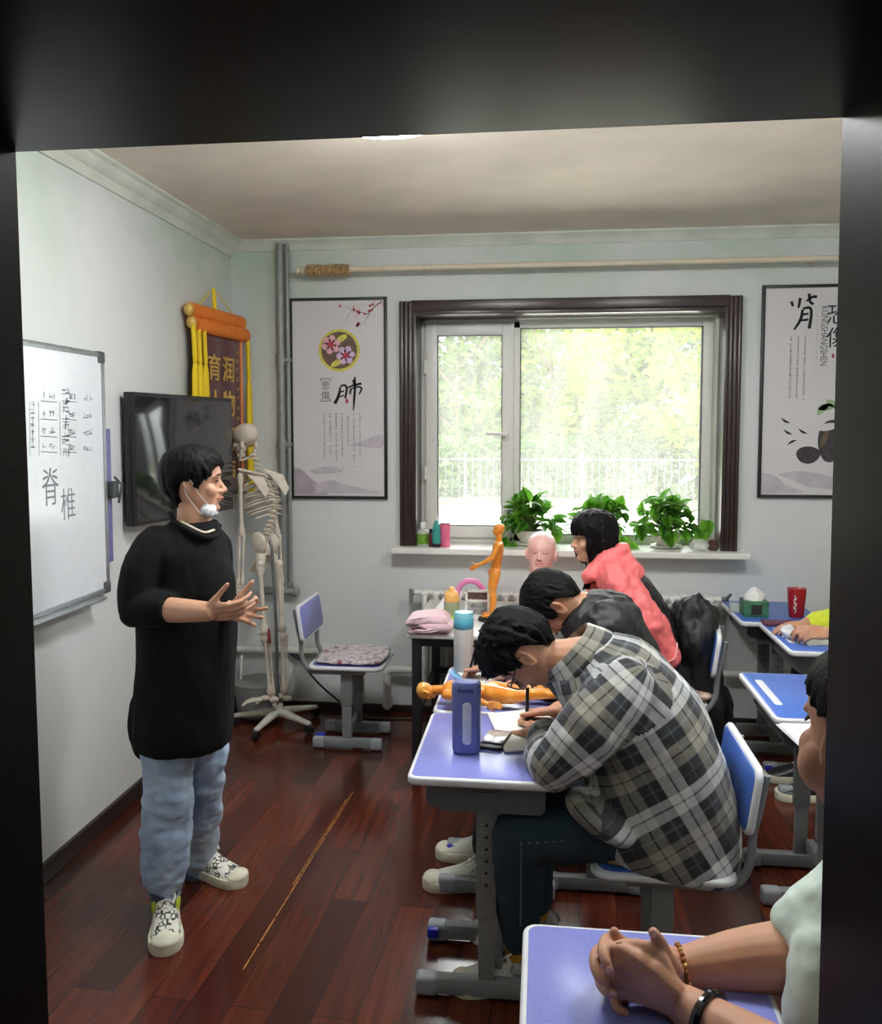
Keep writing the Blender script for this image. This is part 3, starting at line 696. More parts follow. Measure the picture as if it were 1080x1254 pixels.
for s in (.14, .82): tube(b, [bp(s, 2.29, .012), nl], .003, 6)
tube(b, [nl, bp(.44, 2.35, .01), bp(.43, 2.28, .016)], [.006, .012, .010], 8); obj('hanging_cord', b, M_YELT, ban)
for s, w_ in ((.02, .036), (.10, .04), (.19, .034), (1.0, .034)):
    b = BM(); zb = 2.18; zk = 1.98 if s < .9 else 1.93
    tube(b, [bp(s, zb, .03), bp(s + .006, zk + .03, .034)], .012, 10); tube(b, [bp(s + .006, zk + .02, .034), bp(s + .006, zk - .02, .034), bp(s + .008, zk - .30, .034), bp(s + .01, zk - .62, .034)], [.017, .025, w_, w_ * 1.1], 14, rnd=False, flat=.55); obj('tassel', b, M_YELT, ban)
for s in (.085, .915):
    b = BM(); tube(b, [bp(s, 2.19, .014), bp(s, 1.32, .014)], .008, 6); obj('gold_braid', b, M_ORNG, ban)
b = BM()
for ch, s, z, sz in (('育', .40, 1.985, .145), ('人', .41, 1.80, .145), ('润', .66, 1.985, .145), ('物', .66, 1.80, .145), ('无', .66, 1.61, .145), ('声', .66, 1.43, .145)): text(b, ch, sz, place(bp(s, z, .017), ud, V((0, 0, 1))), ext=.002, font_w=.0015)
obj('gold_characters', b, M_GOLDF, ban, 0)
b = BM()
for k in range(13):
    for q in range(1): glyph(b, (0, 0), .034, place(bp(.825, 2.10 - k * .052, .0185), ud, V((0, 0, 1))), rng)
raw('small_gold_characters', b, M_GOLDF, ban)
# ---- whiteboard
M_WB = mat('whiteboard_enamel', (226, 230, 236), .16, var=.01, coat=.3)
M_ALU = mat('brushed_aluminium', (168, 172, 176), .35, metal=.8)
M_MARK = mat('black_marker', (124, 130, 140), .6)
wb = thing('whiteboard', 'whiteboard with faint marker writing on the left wall', 'whiteboard', (XL + .02, 2.6, 1.46))
y0, y1, z0, z1 = 1.95, 3.262, .975, 1.945; xw = XL + .03
b = BM(); box(b, (XL + .018, (y0 + y1) / 2, (z0 + z1) / 2), (.02, y1 - y0 - .02, z1 - z0 - .02)); obj('board', b, M_WB, wb)
b = BM(); w = .02
for c, s in (((xw - .012, y0 + w / 2, (z0 + z1) / 2), (.03, w, z1 - z0)), ((xw - .012, y1 - w / 2, (z0 + z1) / 2), (.03, w, z1 - z0)), ((xw - .012, (y0 + y1) / 2, z0 + w / 2), (.03, y1 - y0 - 2 * w, w)), ((xw - .012, (y0 + y1) / 2, z1 - w / 2), (.03, y1 - y0 - 2 * w, w))): box(b, c, s, bev=.003)
obj('frame', b, M_ALU, wb)
M_CORN = mat('dark_corner', (74, 78, 82), .5)
for y in (y0, y1):
    for z in (z0, z1):
        b = BM(); box(b, (xw - .011, y + (.02 if y == y0 else -.02), z + (.02 if z == z0 else -.02)), (.034, .048, .048), bev=.008); obj('corner_cap', b, M_CORN, wb)
b = BM(); box(b, (xw + .015, 2.75, z0 - .004), (.07, .8, .008), bev=.002); obj('pen_tray', b, M_ALU, wb)
def wl(px, py):                                             # board-local from the photograph's writing area
    p = PX(px, py, XL + .0285); return p
STK = .075; b = BM(); MW = lambda p, s: place(p, V((0, 1, 0)), V((0, 0, 1)))
for r_, y_ in enumerate((484, 506, 527, 546)):
    for px, n in ((54, 1), (62, 2), (79, 3), (87, 2), (104, 3)):
        yy = y_ + (px - 54) * .06
        for k in range(n):
            p = wl(px + k * 3.5, yy); gg = .030
            if px == 79 and k < 2: 
                glyph(b, (0, 0), .038, MW(p + V((0, 0, .02)), 1), rng); glyph(b, (0, 0), .038, MW(p + V((0, 0, -.02)), 1), rng)
            else: glyph(b, (0, 0), gg, MW(p, 1), rng)
    for xa_, xb_ in ((50, 70), (76, 94)):
        a, c = wl(xa_, y_ + 7), wl(xb_, y_ + 8.5); M = place(a, V((0, 1, 0)), V((0, 0, 1))); stroke(b, [(0, 0), (c.y - a.y, c.z - a.z)], [.003, .003], M, k=1)
for px in (36, 47, 73):
    a, c = wl(px, 492), wl(px + 1, 558); M = place(a, V((0, 1, 0)), V((0, 0, 1))); stroke(b, [(0, 0), (c.y - a.y, c.z - a.z)], [.003, .003], M, k=1)
for k in range(7): glyph(b, (0, 0), .03, MW(wl(40, 496 + 8.5 * k), 1), rng)
raw('marker_writing', b, M_MARK, wb)
b = BM(); text(b, '脊', .15, place(wl(62, 600), V((0, 1, 0)), V((0, 0, 1))), ext=.0003, sx=.75, font_w=-.0008); text(b, '椎', .13, place(wl(84, 620), V((0, 1, 0)), V((0, 0, 1))), ext=.0003, sx=.8, font_w=-.0008)
obj('marker_sketch', b, M_MARK, wb, 0)
# purple strip with clip hanging beside the board
M_PURP = mat('purple_plastic', (112, 108, 160), .45)
st = thing('pointer_holder', 'narrow purple strip with a dark clip on the wall beside the whiteboard', 'holder', (XL + .012, 3.30, 1.37))
b = BM(); box(b, (XL + .0105, 3.30, 1.365), (.022, .036, .55), bev=.004); obj('strip', b, M_PURP, st)
b = BM(); box(b, (XL + .035, 3.30, 1.39), (.03, .05, .07), bev=.006); tube(b, [(XL + .045, 3.30, 1.44), (XL + .075, 3.30, 1.41), (XL + .06, 3.30, 1.34)], .006, 8); obj('clip', b, M_CORN, st)
# ---- television on a wall arm
M_TV = mat('tv_bezel', (20, 21, 23), .35); M_SCR = mat('tv_screen', (24, 25, 28), .09, spec=.8, var=.01)
T0, T1 = P(163, 560, 3.42), P(285.5, 560, 4.26); td = V((T1.x - T0.x, T1.y - T0.y, 0)); tw = td.length; td.normalize(); tn = V((td.y, -td.x, 0))
zt, zb = P(163, 480, 3.42).z, P(163, 646, 3.42).z; tc_ = (T0 + T1) / 2; tc_.z = (zt + zb) / 2 + .002
tv = thing('television', 'black flat television on a wall arm behind the standing teacher', 'television', V((T0.x, T0.y, tc_.z)))
Mt = mat3(td, V((0, 0, 1)), tn); hh = zt - zb
b = BM(); box(b, tc_ - tn * .022, (tw, hh, .04), M=Mt, bev=.006); obj('housing', b, M_TV, tv)
b = BM(); slab(b, tc_ + tn * .0005, tw - .03, hh - .035, .004, .004, .001, M=Mt); obj('screen', b, M_SCR, tv)
b = BM(); box(b, tc_ - tn * .07, (tw * .5, hh * .6, .06), M=Mt, bev=.02); obj('rear_cover', b, M_TV, tv)
b = BM(); q = tc_ - tn * .10; tube(b, [q, V((XL + .06, q.y + .1, q.z)), V((XL + .005, q.y + .1, q.z))], .02, 8, rnd=False); box(b, (XL + .008, q.y + .1, q.z), (.014, .14, .22), bev=.003); obj('wall_arm', b, M_TV, tv)
# ================================================================== THINGS ON SILL, TABLES AND DESKS
M_POT = mat('white_pot', (214, 210, 200), .4); M_SOIL = mat('soil', (52, 40, 30), .9, bump=.5, bs=80)
def leaf_mat(name, c1, c2):
    t = NT(name); b = t.b; b.inputs['Roughness'].default_value = .4
    vec = t.coord(); n = t.noise(vec, 9, 2); t.l(t.ramp(n, [(.3, lin(c1)), (.7, lin(c2))]), b.inputs['Base Color'])
    tl = t.n('ShaderNodeBsdfTranslucent'); t.l(t.ramp(n, [(.3, lin(tuple(min(255, x * 1.3) for x in c1))), (.7, lin(tuple(min(255, x * 1.25) for x in c2)))]), tl.inputs[0])
    m = t.n('ShaderNodeMixShader'); m.inputs[0].default_value = .42; t.l(b.outputs[0], m.inputs[1]); t.l(tl.outputs[0], m.inputs[2]); t.l(m.outputs[0], t.t.nodes['Material Output'].inputs[0]); return t.m
M_POTH = leaf_mat('pothos_leaf', (44, 104, 28), (112, 168, 52))
M_STEM = mat('green_stem', (96, 128, 62), .6)
def leaf(bm, c, d, nrm, L_, W_, mi=0):
    d = d.normalized(); s = d.cross(nrm).normalized(); nn = s.cross(d).normalized()
    mid, lf, rt = [], [], []
    for t, w, dr in ((0, 0, 0), (-.06, .55, .02), (.12, .92, .05), (.35, 1.0, .06), (.6, .72, .02), (.82, .34, -.07), (1, 0, -.17)):
        mid.append(bm.verts.new(c + d * (L_ * max(t, 0)) + nn * (L_ * (dr - .05))))
        e1 = c + d * (L_ * t) + nn * L_ * dr
        if w: lf.append(bm.verts.new(e1 + s * W_ * w / 2)); rt.append(bm.verts.new(e1 - s * W_ * w / 2))
    for side in (lf, rt):
        bm.faces.new((mid[0], mid[1], side[0]))
        for i in range(4): bm.faces.new((mid[1 + i], mid[2 + i], side[i + 1], side[i]))
        bm.faces.new((mid[5], mid[6], side[4]))
    for f in bm.faces[-1:]: pass
def pothos(px, Y, w, h, n, seed, label, trail):
    rg = random.Random(seed); zs = .976; c = V((P(px, 640, Y).x, Y, zs))
    r = thing('potted_pothos', label, 'potted plant', c, 0, 'pothos plants on the sill')
    b = BM(); lathe(b, [(.07, 0), (.085, .004), (.088, .012), (.05, .014), (.055, .02), (.078, .06), (.084, .085), (.078, .085), (.074, .075)], c, 24); obj('pot', b, M_POT, r)
    b = BM(); ell(b, c + V((0, 0, .075)), (.074, .074, .012)); obj('soil', b, M_SOIL, r)
    lb, sb = BM(), BM(); base = c + V((0, 0, .08))
    for i in range(n):
        a = rg.uniform(0, 6.283); el = rg.uniform(-.25, 1.3) if i > n * .25 else rg.uniform(.7, 1.45)
        rr = rg.uniform(.55, 1.0); tip = base + V((math.cos(a) * math.cos(el) * w * rr, math.sin(a) * math.cos(el) * min(w, .13) * rr, .02 + max(-.05, math.sin(el)) * h * rr))
        out = (tip - base).normalized(); d = (out * .6 + V((rg.uniform(-.5, .5), rg.uniform(-.6, .3), rg.uniform(-.9, .1)))).normalized(); nr = (out + V((0, -.25, .7)) + V((rg.uniform(-.4, .4), rg.uniform(-.4, .4), 0))).normalized()
        L_ = rg.uniform(.055, .095); leaf(lb, tip, d, nr, L_, L_ * .8)
        m_ = (base + tip) / 2 + V((0, 0, .03)); tube(sb, [base + V((rg.uniform(-.03, .03), rg.uniform(-.03, .03), 0)), m_, tip], [.0028, .0022, .0016], 5, smooth=2, rnd=False)
    for (dx, dz, sz) in trail:
        tip = base + V((dx, -.09, dz)); leaf(lb, tip, V((.1, -.1, -1)), V((0, -1, .3)), sz, sz * .8); tube(sb, [base, base + V((dx * .6, -.06, .08)), tip], .002, 5, smooth=3, rnd=False)
    raw('foliage', lb, M_POTH, r, 1); obj('stems', sb, M_STEM, r)
pothos(649, 4.87, .165, .17, 120, 1, 'bushy potted pothos on the sill nearest the opening sash', [(-.15, -.03, .085), (-.10, -.06, .08), (.15, .02, .08)])
pothos(735, 4.87, .19, .17, 110, 2, 'potted pothos on the sill behind the head of the woman in pink', [(.16, -.05, .11), (.12, -.02, .1), (.22, .05, .09)])
pothos(816, 4.86, .175, .19, 125, 5, 'potted pothos on the sill nearest the right-hand casing', [(.17, .03, .1), (-.15, .05, .09), (.2, .08, .1)])
def bottle(name, label, cat, c, parts, n=24, sx=1, sy=1, rz=0, group=None):
    r = thing(name, label, cat, c, 0, group); M = Matrix.Rotation(rz, 3, 'Z')
    for pn, prof, m in parts:
        b = BM(); lathe(b, prof, c, n, sx=sx, sy=sy, M=M); obj(pn, b, m, r, 50)
    return r
M_GRN = mat('green_label', (96, 142, 40), .4, var=.2, vs=40); M_CLR = mat('clear_plastic', (214, 222, 212), .15, alpha=.55)
M_TEAL = mat('teal_plastic', (54, 150, 142), .4); M_PINKB = mat('pink_can', (226, 110, 146), .35); M_DRED = mat('dark_red_bottle', (84, 26, 34), .3); M_WHT = mat('white_plastic', (230, 230, 226), .35); M_BLK = mat('black_plastic', (24, 24, 26), .4)
ZS = .975
def at_sill(px, Y): p = P(px, 650, Y); return V((p.x, Y, ZS))
bottle('spray_bottle', 'small green-labelled bottle with white cap at the left end of the sill', 'bottle', at_sill(518, 4.76), [('body', [(.034, 0), (.036, .006), (.036, .075), (.028, .09), (.014, .098)], M_CLR), ('label', [(.0365, .012), (.037, .014), (.037, .068), (.0365, .07)], M_GRN), ('cap', [(.015, .096), (.017, .1), (.017, .13), (.012, .135)], M_WHT)])
bottle('medicine_bottle', 'tiny dark red bottle between green bottle and teal bottle on the sill', 'bottle', at_sill(527.5, 4.72), [('body', [(.012, 0), (.013, .004), (.013, .07), (.008, .08)], M_DRED), ('cap', [(.009, .078), (.009, .1), (.006, .102)], M_BLK)])
tb = thing('squeeze_bottle', 'tall teal squeeze bottle with white tip on the sill', 'bottle', at_sill(534.5, 4.72))
b = BM(); c = at_sill(534.5, 4.72); loft(b, [ring(c + V((0, 0, z)), V((1, 0, 0)), V((0, 1, 0)), rx, ry, 20, 2.6) for z, rx, ry in ((0.02, .022, .02), (.03, .024, .021), (.09, .024, .02), (.13, .016, .016), (.152, .008, .008))]); obj('body', b, M_TEAL, tb, 60)
b = BM(); loft(b, [ring(c + V((0, 0, z)), V((1, 0, 0)), V((0, 1, 0)), r_, r_, 16) for z, r_ in ((0, .024), (.02, .0235))]); obj('base_cap', b, M_BLK, tb)
b = BM(); loft(b, [ring(c + V((0, 0, z)), V((1, 0, 0)), V((0, 1, 0)), r_, r_, 12) for z, r_ in ((.15, .009), (.175, .006), (.19, .003))]); obj('tip', b, M_WHT, tb)
bottle('drink_can', 'pink cylindrical can beside the teal bottle on the sill', 'can', at_sill(545, 4.74), [('body', [(.026, 0), (.029, .006), (.029, .125), (.027, .13)], M_PINKB), ('lid', [(.0275, .129), (.0275, .135), (.02, .136)], mat('dark_pink_lid', (122, 66, 90), .4))])
# crumpled packets at the right end
M_CLRB = mat('crumpled_clear_wrap', (224, 226, 222), .12, alpha=.6, bump=.4, bs=60)
def crumple(name, label, cat, c, r_, m, seed, amp=.35, sq=.6):
    b = BM(); ell(b, c + V((0, 0, r_[2])), r_, u=24, v=16); wrinkle(b, r_[0] * amp, 1 / r_[0] * .9, seed=seed, octs=2)
    zmin = min(v.co.z for v in b.verts)
    for v in b.verts: v.co.z = max(c.z + .001, v.co.z - (zmin - c.z) * .5)
    o = obj(name, b, m, None, 25); origin_to(o, c); return tag(o, label, cat)
crumple('plastic_wrap', 'crumpled clear plastic wrap on the sill by the right casing', 'wrapper', at_sill(856, 4.74), (.05, .04, .03), M_CLRB, 3)
crumple('snack_packet', 'small dark brown packet at the far right end of the sill', 'packet', at_sill(873, 4.74), (.032, .03, .03), mat('brown_foil', (76, 48, 44), .35), 9)
# ---- things on the white table
TZ = .70
def on(px, py, z=TZ): return PZ(px, py, z)
M_TOWEL = mat('pink_towel', (232, 196, 204), .95, bump=.5, bs=160, bd=.004, sheen=.3)
tw_ = on(525, 776); 
b = BM(); r_ = []; prof = []
# folded towel: a spiral-folded strip seen from its edge
path = [(-.085, .006), (-.02, .005), (.06, .006), (.092, .012), (.10, .026), (.088, .04), (.04, .043), (-.06, .03), (-.08, .034), (-.085, .044), (-.06, .052), (0, .056), (.07, .064), (.095, .056), (.108, .035), (.118, .03)]
path = [(-.09, .008), (.07, .008), (.10, .016), (.108, .034), (.094, .052), (.05, .058), (-.07, .042), (-.094, .046), (-.094, .056), (-.07, .064), (.04, .078), (.075, .07), (.085, .045), (.06, .028), (-.06, .022)]
pp2 = cr(path, 5)
def strip(bm, pts, y0, y1, t, ny=10):
    ring_ = []
    for i, p in enumerate(pts):
        a, c2 = pts[max(0, i - 1)], pts[min(len(pts) - 1, i + 1)]; d = V((c2[0] - a[0], c2[1] - a[1])); d.normalize(); ring_.append((p[0] - d.y * t, p[1] + d.x * t))
    outer = [(p[0], p[1]) for p in pts] + list(reversed(ring_))
    rings = [[V((x, y0 + (y1 - y0) * k / ny + .004 * math.sin(k + x * 30), z)) for x, z in outer] for k in range(ny + 1)]
    loft(bm, rings)
strip(b, pp2, -.08, .10, .008); bmesh.ops.triangulate(b, faces=[f for f in b.faces if len(f.verts) > 4])
b.transform(Matrix.Translation(tw_ + V((0, .05, .001))))
o = obj('towel', b, M_TOWEL, None, 180); origin_to(o, tw_); tag(o, 'folded pale pink towel on the front edge of the white table', 'towel')
cs = BM(); q = on(548, 758)
prism(cs, [q + V((-.10, .02, 0.001)), q + V((.045, .0, 0.001)), q + V((.03, .05, .125)), q + V((.0, .07, .125))], V((.0, .10, 0))); o = obj('paper_stand', cs, mat('white_card', (232, 230, 228), .6)); origin_to(o, q); tag(o, 'white folded card standing behind the pink towel', 'card')
M_PINKR = mat('pink_ring_plastic', (236, 140, 196), .35, var=.03)
q = on(575, 757); b = BM(); yq = q.y + .06
pts = [(-.072, 0), (-.072, .07), (-.066, .11), (-.04, .15), (0, .163), (.04, .15), (.066, .11), (.072, .07), (.072, 0)]
tube(b, [V((q.x + x, yq, TZ + z + .013)) for x, z in pts], .0145, 12, smooth=5)
o = obj('arch_handle', b, M_PINKR, None, 180); origin_to(o, (q.x, yq, TZ)); tag(o, 'glossy pink arched ring standing at the back of the white table', 'ring')
M_LIME = mat('lime_liquid', (152, 206, 52), .3); M_ORCAP = mat('orange_cap', (240, 182, 104), .4); M_SMOKE = mat('smoky_plastic', (150, 160, 128), .2)
q = on(553, 768); bottle('water_bottle', 'grey and lime water bottle with orange cap on the white table', 'bottle', q, [('body', [(.034, 0), (.037, .006), (.037, .115), (.034, .125)], M_SMOKE), ('sleeve', [(.0375, .006), (.038, .008), (.038, .062), (.0375, .064)], M_LIME), ('cap', [(.034, .124), (.036, .128), (.034, .155), (.026, .172), (.015, .176)], M_ORCAP), ('knob', [(.013, .175), (.014, .188), (.010, .192)], M_ORCAP)])
# small white stand with a photo strip
q = on(584, 758); sd = thing('desk_calendar', 'small white framed stand with dark print beside the orange standing figure', 'stand', q)
b = BM(); 
for x in (-.055, .055): box(b, q + V((x, .03, .07)), (.012, .012, .14), bev=.002)
box(b, q + V((0, .03, .134)), (.12, .012, .012), bev=.002); box(b, q + V((0, .03, .085)), (.12, .012, .01), bev=.002); box(b, q + V((0, .03, .006)), (.12, .06, .012), bev=.002); obj('frame', b, M_WHT, sd)
b = BM(); box(b, q + V((0, .034, .11)), (.10, .004, .036)); obj('print', b, mat('dark_print', (90, 66, 64), .5, var=.5, vs=90), sd)
b = BM(); box(b, q + V((.0, .034, .045)), (.10, .004, .06)); obj('backing', b, mat('grey_print', (150, 150, 150), .5, var=.4, vs=60), sd)
# thermos on the second desk
q = PZ(570, 816, DZ); q.y = min(q.y, 3.22)
M_THERM = mat('thermos_enamel', (196, 196, 192), .3, var=.02); M_TCAP = mat('teal_cap', (86, 168, 196), .35); M_TCAP2 = mat('pale_teal_lid', (132, 208, 224), .35)
k = q.y / 1040
bottle('thermos', 'tall pale grey thermos with teal cap at the far end of the second desk', 'thermos', q, [('body', [(.036, 0), (.039, .005), (.039, .165), (.036, .175)], M_THERM), ('cap', [(.037, .174), (.039, .178), (.039, .208), (.037, .211)], M_TCAP), ('lid', [(.038, .21), (.0385, .215), (.034, .236), (.0, .24)], M_TCAP2)])
# blue drinking bottle with long handle slots
M_BBOT = mat('slate_blue_bottle', (104, 112, 172), .38, var=.03); M_SLOT = mat('bottle_window', (206, 208, 226), .2, var=.06)
q = PZ(571, 921, DZ); bb_ = thing('water_bottle', 'slate blue water bottle with long clear slots on the front desk', 'bottle', q)
b = BM(); hgt = .21; hx, hy = .041, .031
loft(b, [ring(q + V((0, 0, z)), V((1, 0, 0)), V((0, 1, 0)), a, c_, 32, 2.8) for z, a, c_ in ((0.001, hx * .82, hy * .8), (.004, hx * .92, hy * .9), (.014, hx, hy), (.12, hx * 1.01, hy), (.185, hx * 1.04, hy), (.204, hx * 1.02, hy * .98), (.208, hx * .97, hy * .92), (.206, hx * .90, hy * .85))]); obj('body', b, M_BBOT, bb_, 50)
b = BM(); slab(b, q + V((.004, -hy - .001, .095)), .026, .125, .006, .012, .002, M=mat3(V((1, 0, 0)), V((0, 0, 1)), V((0, -1, 0)))); obj('slot_window', b, M_SLOT, bb_, 50)
b = BM(); slab(b, q + V((hx + .001, .0, .095)), .026, .125, .006, .012, .002, M=mat3(V((0, 1, 0)), V((0, 0, 1)), V((1, 0, 0)))); obj('slot_window', b, M_SLOT, bb_, 50)
b = BM(); slab(b, q + V((0, 0, .211)), .070, .05, .006, .02, .002); obj('lid', b, M_BBOT, bb_, 50)
b = BM(); slab(b, q + V((0, -hy * 1.0, .19)), .05, .012, .003, .006, .001, M=mat3(V((1, 0, 0)), V((0, 0, 1)), V((0, -1, 0)))); obj('lid_recess', b, mat('deep_slate', (62, 72, 124), .4), bb_, 50)
# phones, notebooks, paper
M_PAGE = mat('notebook_page', (228, 228, 220), .8, var=.015); M_PAGE2 = mat('spiral_page', (232, 234, 236), .8)
def flatquad(name, label, cat, pts, z, t, m, extra=None):
    b = BM(); p = [PZ(x, y, z) for x, y in pts]; prism(b, [q + V((0, 0, .0006)) for q in p], V((0, 0, t))); bmesh.ops.bevel(b, geom=list(b.edges), offset=min(.002, t * .3), segments=1, affect='EDGES')
    o = obj(name, b, m); c = sum(p, V()) / 4; origin_to(o, V((c.x, c.y, z))); tag(o, label, cat); return o
TOPZ = DZ + .0014
nb = flatquad('notebook', 'open cream notebook under the hand of the plaid student', 'notebook', [(597, 876), (672, 868), (690, 918), (618, 922)], TOPZ, .006, M_PAGE)
pc = PZ(607, 908, TOPZ); ph = thing('phone', 'black phone in a shiny clear case beside the cream notebook', 'phone', pc)
Mp = Matrix.Rotation(R(-12), 3, 'Z') @ Matrix.Rotation(R(0), 3, 'X')
b = BM(); slab(b, pc + V((0, 0, .0095)), .072, .15, .008, .012, .002, M=Mp); obj('body', b, M_BLK, ph, 50)
b = BM(); slab(b, pc + V((.0, .006, .0145)), .066, .10, .005, .008, .001, M=Mp); obj('case', b, mat('pearly_case', (206, 210, 214), .12, var=.2, vs=40, metal=.4), ph, 50)
sp_ = flatquad('spiral_notebook', 'white spiral notebook under the hand of the black-jacket student', 'notebook', [(556, 822), (640, 818), (642, 836), (574, 838)], TOPZ, .006, M_PAGE2)
b = BM()
for i in range(16):
    p = PZ(578 + 4.0 * i, 837.3 - .1 * i, TOPZ); c_ = p + V((0, .004, .006)); tube(b, [c_ + V((0, .006 * math.cos(a), .006 * math.sin(a))) for a in [k * .785 for k in range(8)]], .0009, 4)
obj('spiral_wire', b, M_ALU, sp_)
flatquad('blue_leaflet', 'light blue leaflet half under the spiral notebook', 'leaflet', [(548, 822), (566, 820), (590, 840), (572, 842)], TOPZ, .0004, mat('light_blue_print', (120, 178, 224), .6, var=.2, vs=60))
p2 = PZ(636, 838, TOPZ); ph2 = thing('phone', 'dark phone lying behind the legs of the orange figure', 'phone', p2); b = BM(); slab(b, p2 + V((0, 0, .0095)), .15, .07, .008, .012, .002, M=Matrix.Rotation(R(8), 3, 'Z')); obj('body', b, M_BLK, ph2, 50); b = BM(); slab(b, p2 + V((0, 0, .0102)), .142, .063, .002, .009, .0006, M=Matrix.Rotation(R(8), 3, 'Z')); obj('screen', b, mat('phone_glass', (120, 124, 128), .15), ph2, 50)
# ---- right-hand desks
M_TISG = mat('tissue_box_print', (62, 112, 82), .5, var=.3, vs=25)
q = PZ(926, 756, TOPZ); q += V((.0, .05, 0)); tbx = thing('tissue_box', 'green printed tissue box with white tissue sticking out on the far right desk', 'tissue box', q)
b = BM(); box(b, q + V((0, 0, .04)), (.12, .11, .08), bev=.004); obj('carton', b, M_TISG, tbx)
b = BM(); box(b, q + V((.0, -.0555, .038)), (.05, .002, .05)); obj('panel', b, mat('dark_photo', (44, 40, 36), .5), tbx)
b = BM(); vs = []
loft(b, [ring(q + V((0, 0, z)), V((1, 0, 0)), V((0, 1, 0)), rx, ry, 20, 1.6) for z, rx, ry in ((.078, .05, .04), (.10, .056, .03), (.12, .04, .02), (.135, .012, .005))]); wrinkle(b, .012, 30, seed=4); obj('tissue', b, mat('tissue_paper', (232, 232, 230), .9), tbx, 30)
q2 = PZ(904, 752, TOPZ) + V((.0, .06, 0)); b = BM(); slab(b, q2 + V((0, 0, .045)), .06, .05, .044, .008, .003); o = obj('plastic_tub', b, M_CLR); origin_to(o, q2); tag(o, 'pale translucent plastic tub left of the green tissue box', 'tub')
M_CUP = mat('red_carton', (160, 24, 36), .35, var=.04)
q = PZ(977, 757, TOPZ) + V((.0, .03, 0)); cu = thing('red_cup', 'tall red paper cup with white script behind the lime-sleeved hand', 'cup', q)
b = BM(); loft(b, [ring(q + V((0, 0, z)), V((1, 0, 0)), V((0, 1, 0)), a, a * .8, 24, 3) for z, a in ((0, .032), (.004, .034), (.10, .042), (.142, .044), (.146, .043))]); obj('body', b, M_CUP, cu, 50)
b = BM(); M = place(q + V((-.018, -.034, .075)), V((1, 0, 0)), V((0, 0, 1))); stroke(b, [(0, -.05), (.006, -.035), (-.004, -.02), (.008, -.008), (-.004, .01), (.006, .022), (-.002, .04)], [.003, .005, .004, .006, .004, .005, .003], M)
for k, y in enumerate((-.03, -.005, .018)): stroke(b, [(-.006, y), (.008, y + .008)], [.004, .003], M)
raw('script', b, mat('white_print', (232, 226, 222), .5), cu)
b = BM(); box(b, q + V((.012, 0, .148)), (.02, .03, .006), bev=.002); obj('fold', b, mat('pink_fold', (214, 150, 156), .5), cu)
q = PZ(948, 766, TOPZ) + V((0, 0, 0)); b = BM(); slab(b, q + V((.03, .03, .012)), .15, .09, .0115, .004, .002); o = obj('notebook', b, mat('maroon_cover', (104, 44, 62), .5)); origin_to(o, q); tag(o, 'thin maroon notebook lying in front of the red cup', 'notebook')
flatquad('paper_sheet', 'white paper sheets under the lime-sleeved arm', 'paper', [(975, 776), (1060, 774), (1075, 790), (990, 791)], TOPZ, .003, M_PAGE2)
q = PZ(966, 781, TOPZ); crumple('tissue_wad', 'crumpled white tissue with blue print beside the lime-sleeved hand', 'tissue', q, (.03, .045, .018), mat('tissue_wad', (224, 226, 232), .8, var=.12, vs=30), 5, amp=.9)
# open booklet on the mostly hidden right desk
bk_ = thing('booklet', 'open white booklet overhanging the desk corner below the blue-topped desk', 'booklet', (.86, 2.62, TOPZ))
for k, (zz, m_) in enumerate(((.0008, mat('booklet_cover', (186, 190, 194), .6)), (.004, M_PAGE2), (.0065, mat('booklet_pages', (216, 216, 212), .8)))):
    b = BM(); slab(b, V((.885 + .004 * k, 2.60, TOPZ + zz + .0028)), .26, .32 - .012 * k, .0028, .004, .0008, M=Matrix.Rotation(R(6 - 2 * k), 3, 'Z')); obj(('cover', 'page_block', 'top_page')[k], b, m_, bk_, 50)
# ================================================================== PEOPLE
M_SKIN = mat('skin', (206, 158, 130), .5, var=.03, vs=25, bump=.05, bs=400, sub=.12)
M_SKIN2 = mat('skin_tan', (188, 138, 110), .5, var=.03, vs=25, bump=.05, bs=400, sub=.12)
M_HAIR = mat('black_hair', (7, 6, 7), .55, var=.3, vs=60, bump=.6, bs=110, bd=.004, spec=.16, aniso=(3, 3, 1))
M_EYEW = mat('eye_dark', (34, 24, 20), .25); M_LIP = mat('lips', (186, 116, 102), .5); M_NAIL = mat('fingernail', (222, 178, 160), .3)
HT = [(-.112, .066, .015, .024), (-.10, .077, -.004, .041), (-.08, .082, -.034, .053), (-.06, .085, -.062, .061), (-.04, .086, -.082, .067), (-.02, .086, -.092, .071), (0, .087, -.097, .0745), (.018, .095, -.099, .0765), (.038, .094, -.100, .0765), (.06, .088, -.097, .073), (.082, .074, -.086, .063), (.099, .05, -.064, .047), (.110, .02, -.034, .026), (.1135, -.002, -.012, .006)]
def head_sec(z):
    z = min(max(z, HT[0][0]), HT[-1][0])
    for a, b in zip(HT, HT[1:]):
        if z <= b[0]:
            t = (z - a[0]) / (b[0] - a[0]); return tuple(p + (q - p) * t for p, q in zip(a[1:], b[1:]))
def head_pt(phi, z, k=1.0):
    xf, xb, hw = head_sec(z); c, r = (xf + xb) / 2, (xf - xb) / 2
    return V(((c + r * math.cos(phi)), hw * math.sin(phi), z)) * k
def head_M(c, fwd, up, s):
    x = fwd.normalized(); y = up.cross(x).normalized(); z = x.cross(y).normalized()
    m = (mat3(x, y, z) * s).to_4x4(); m.translation = V(c); return m
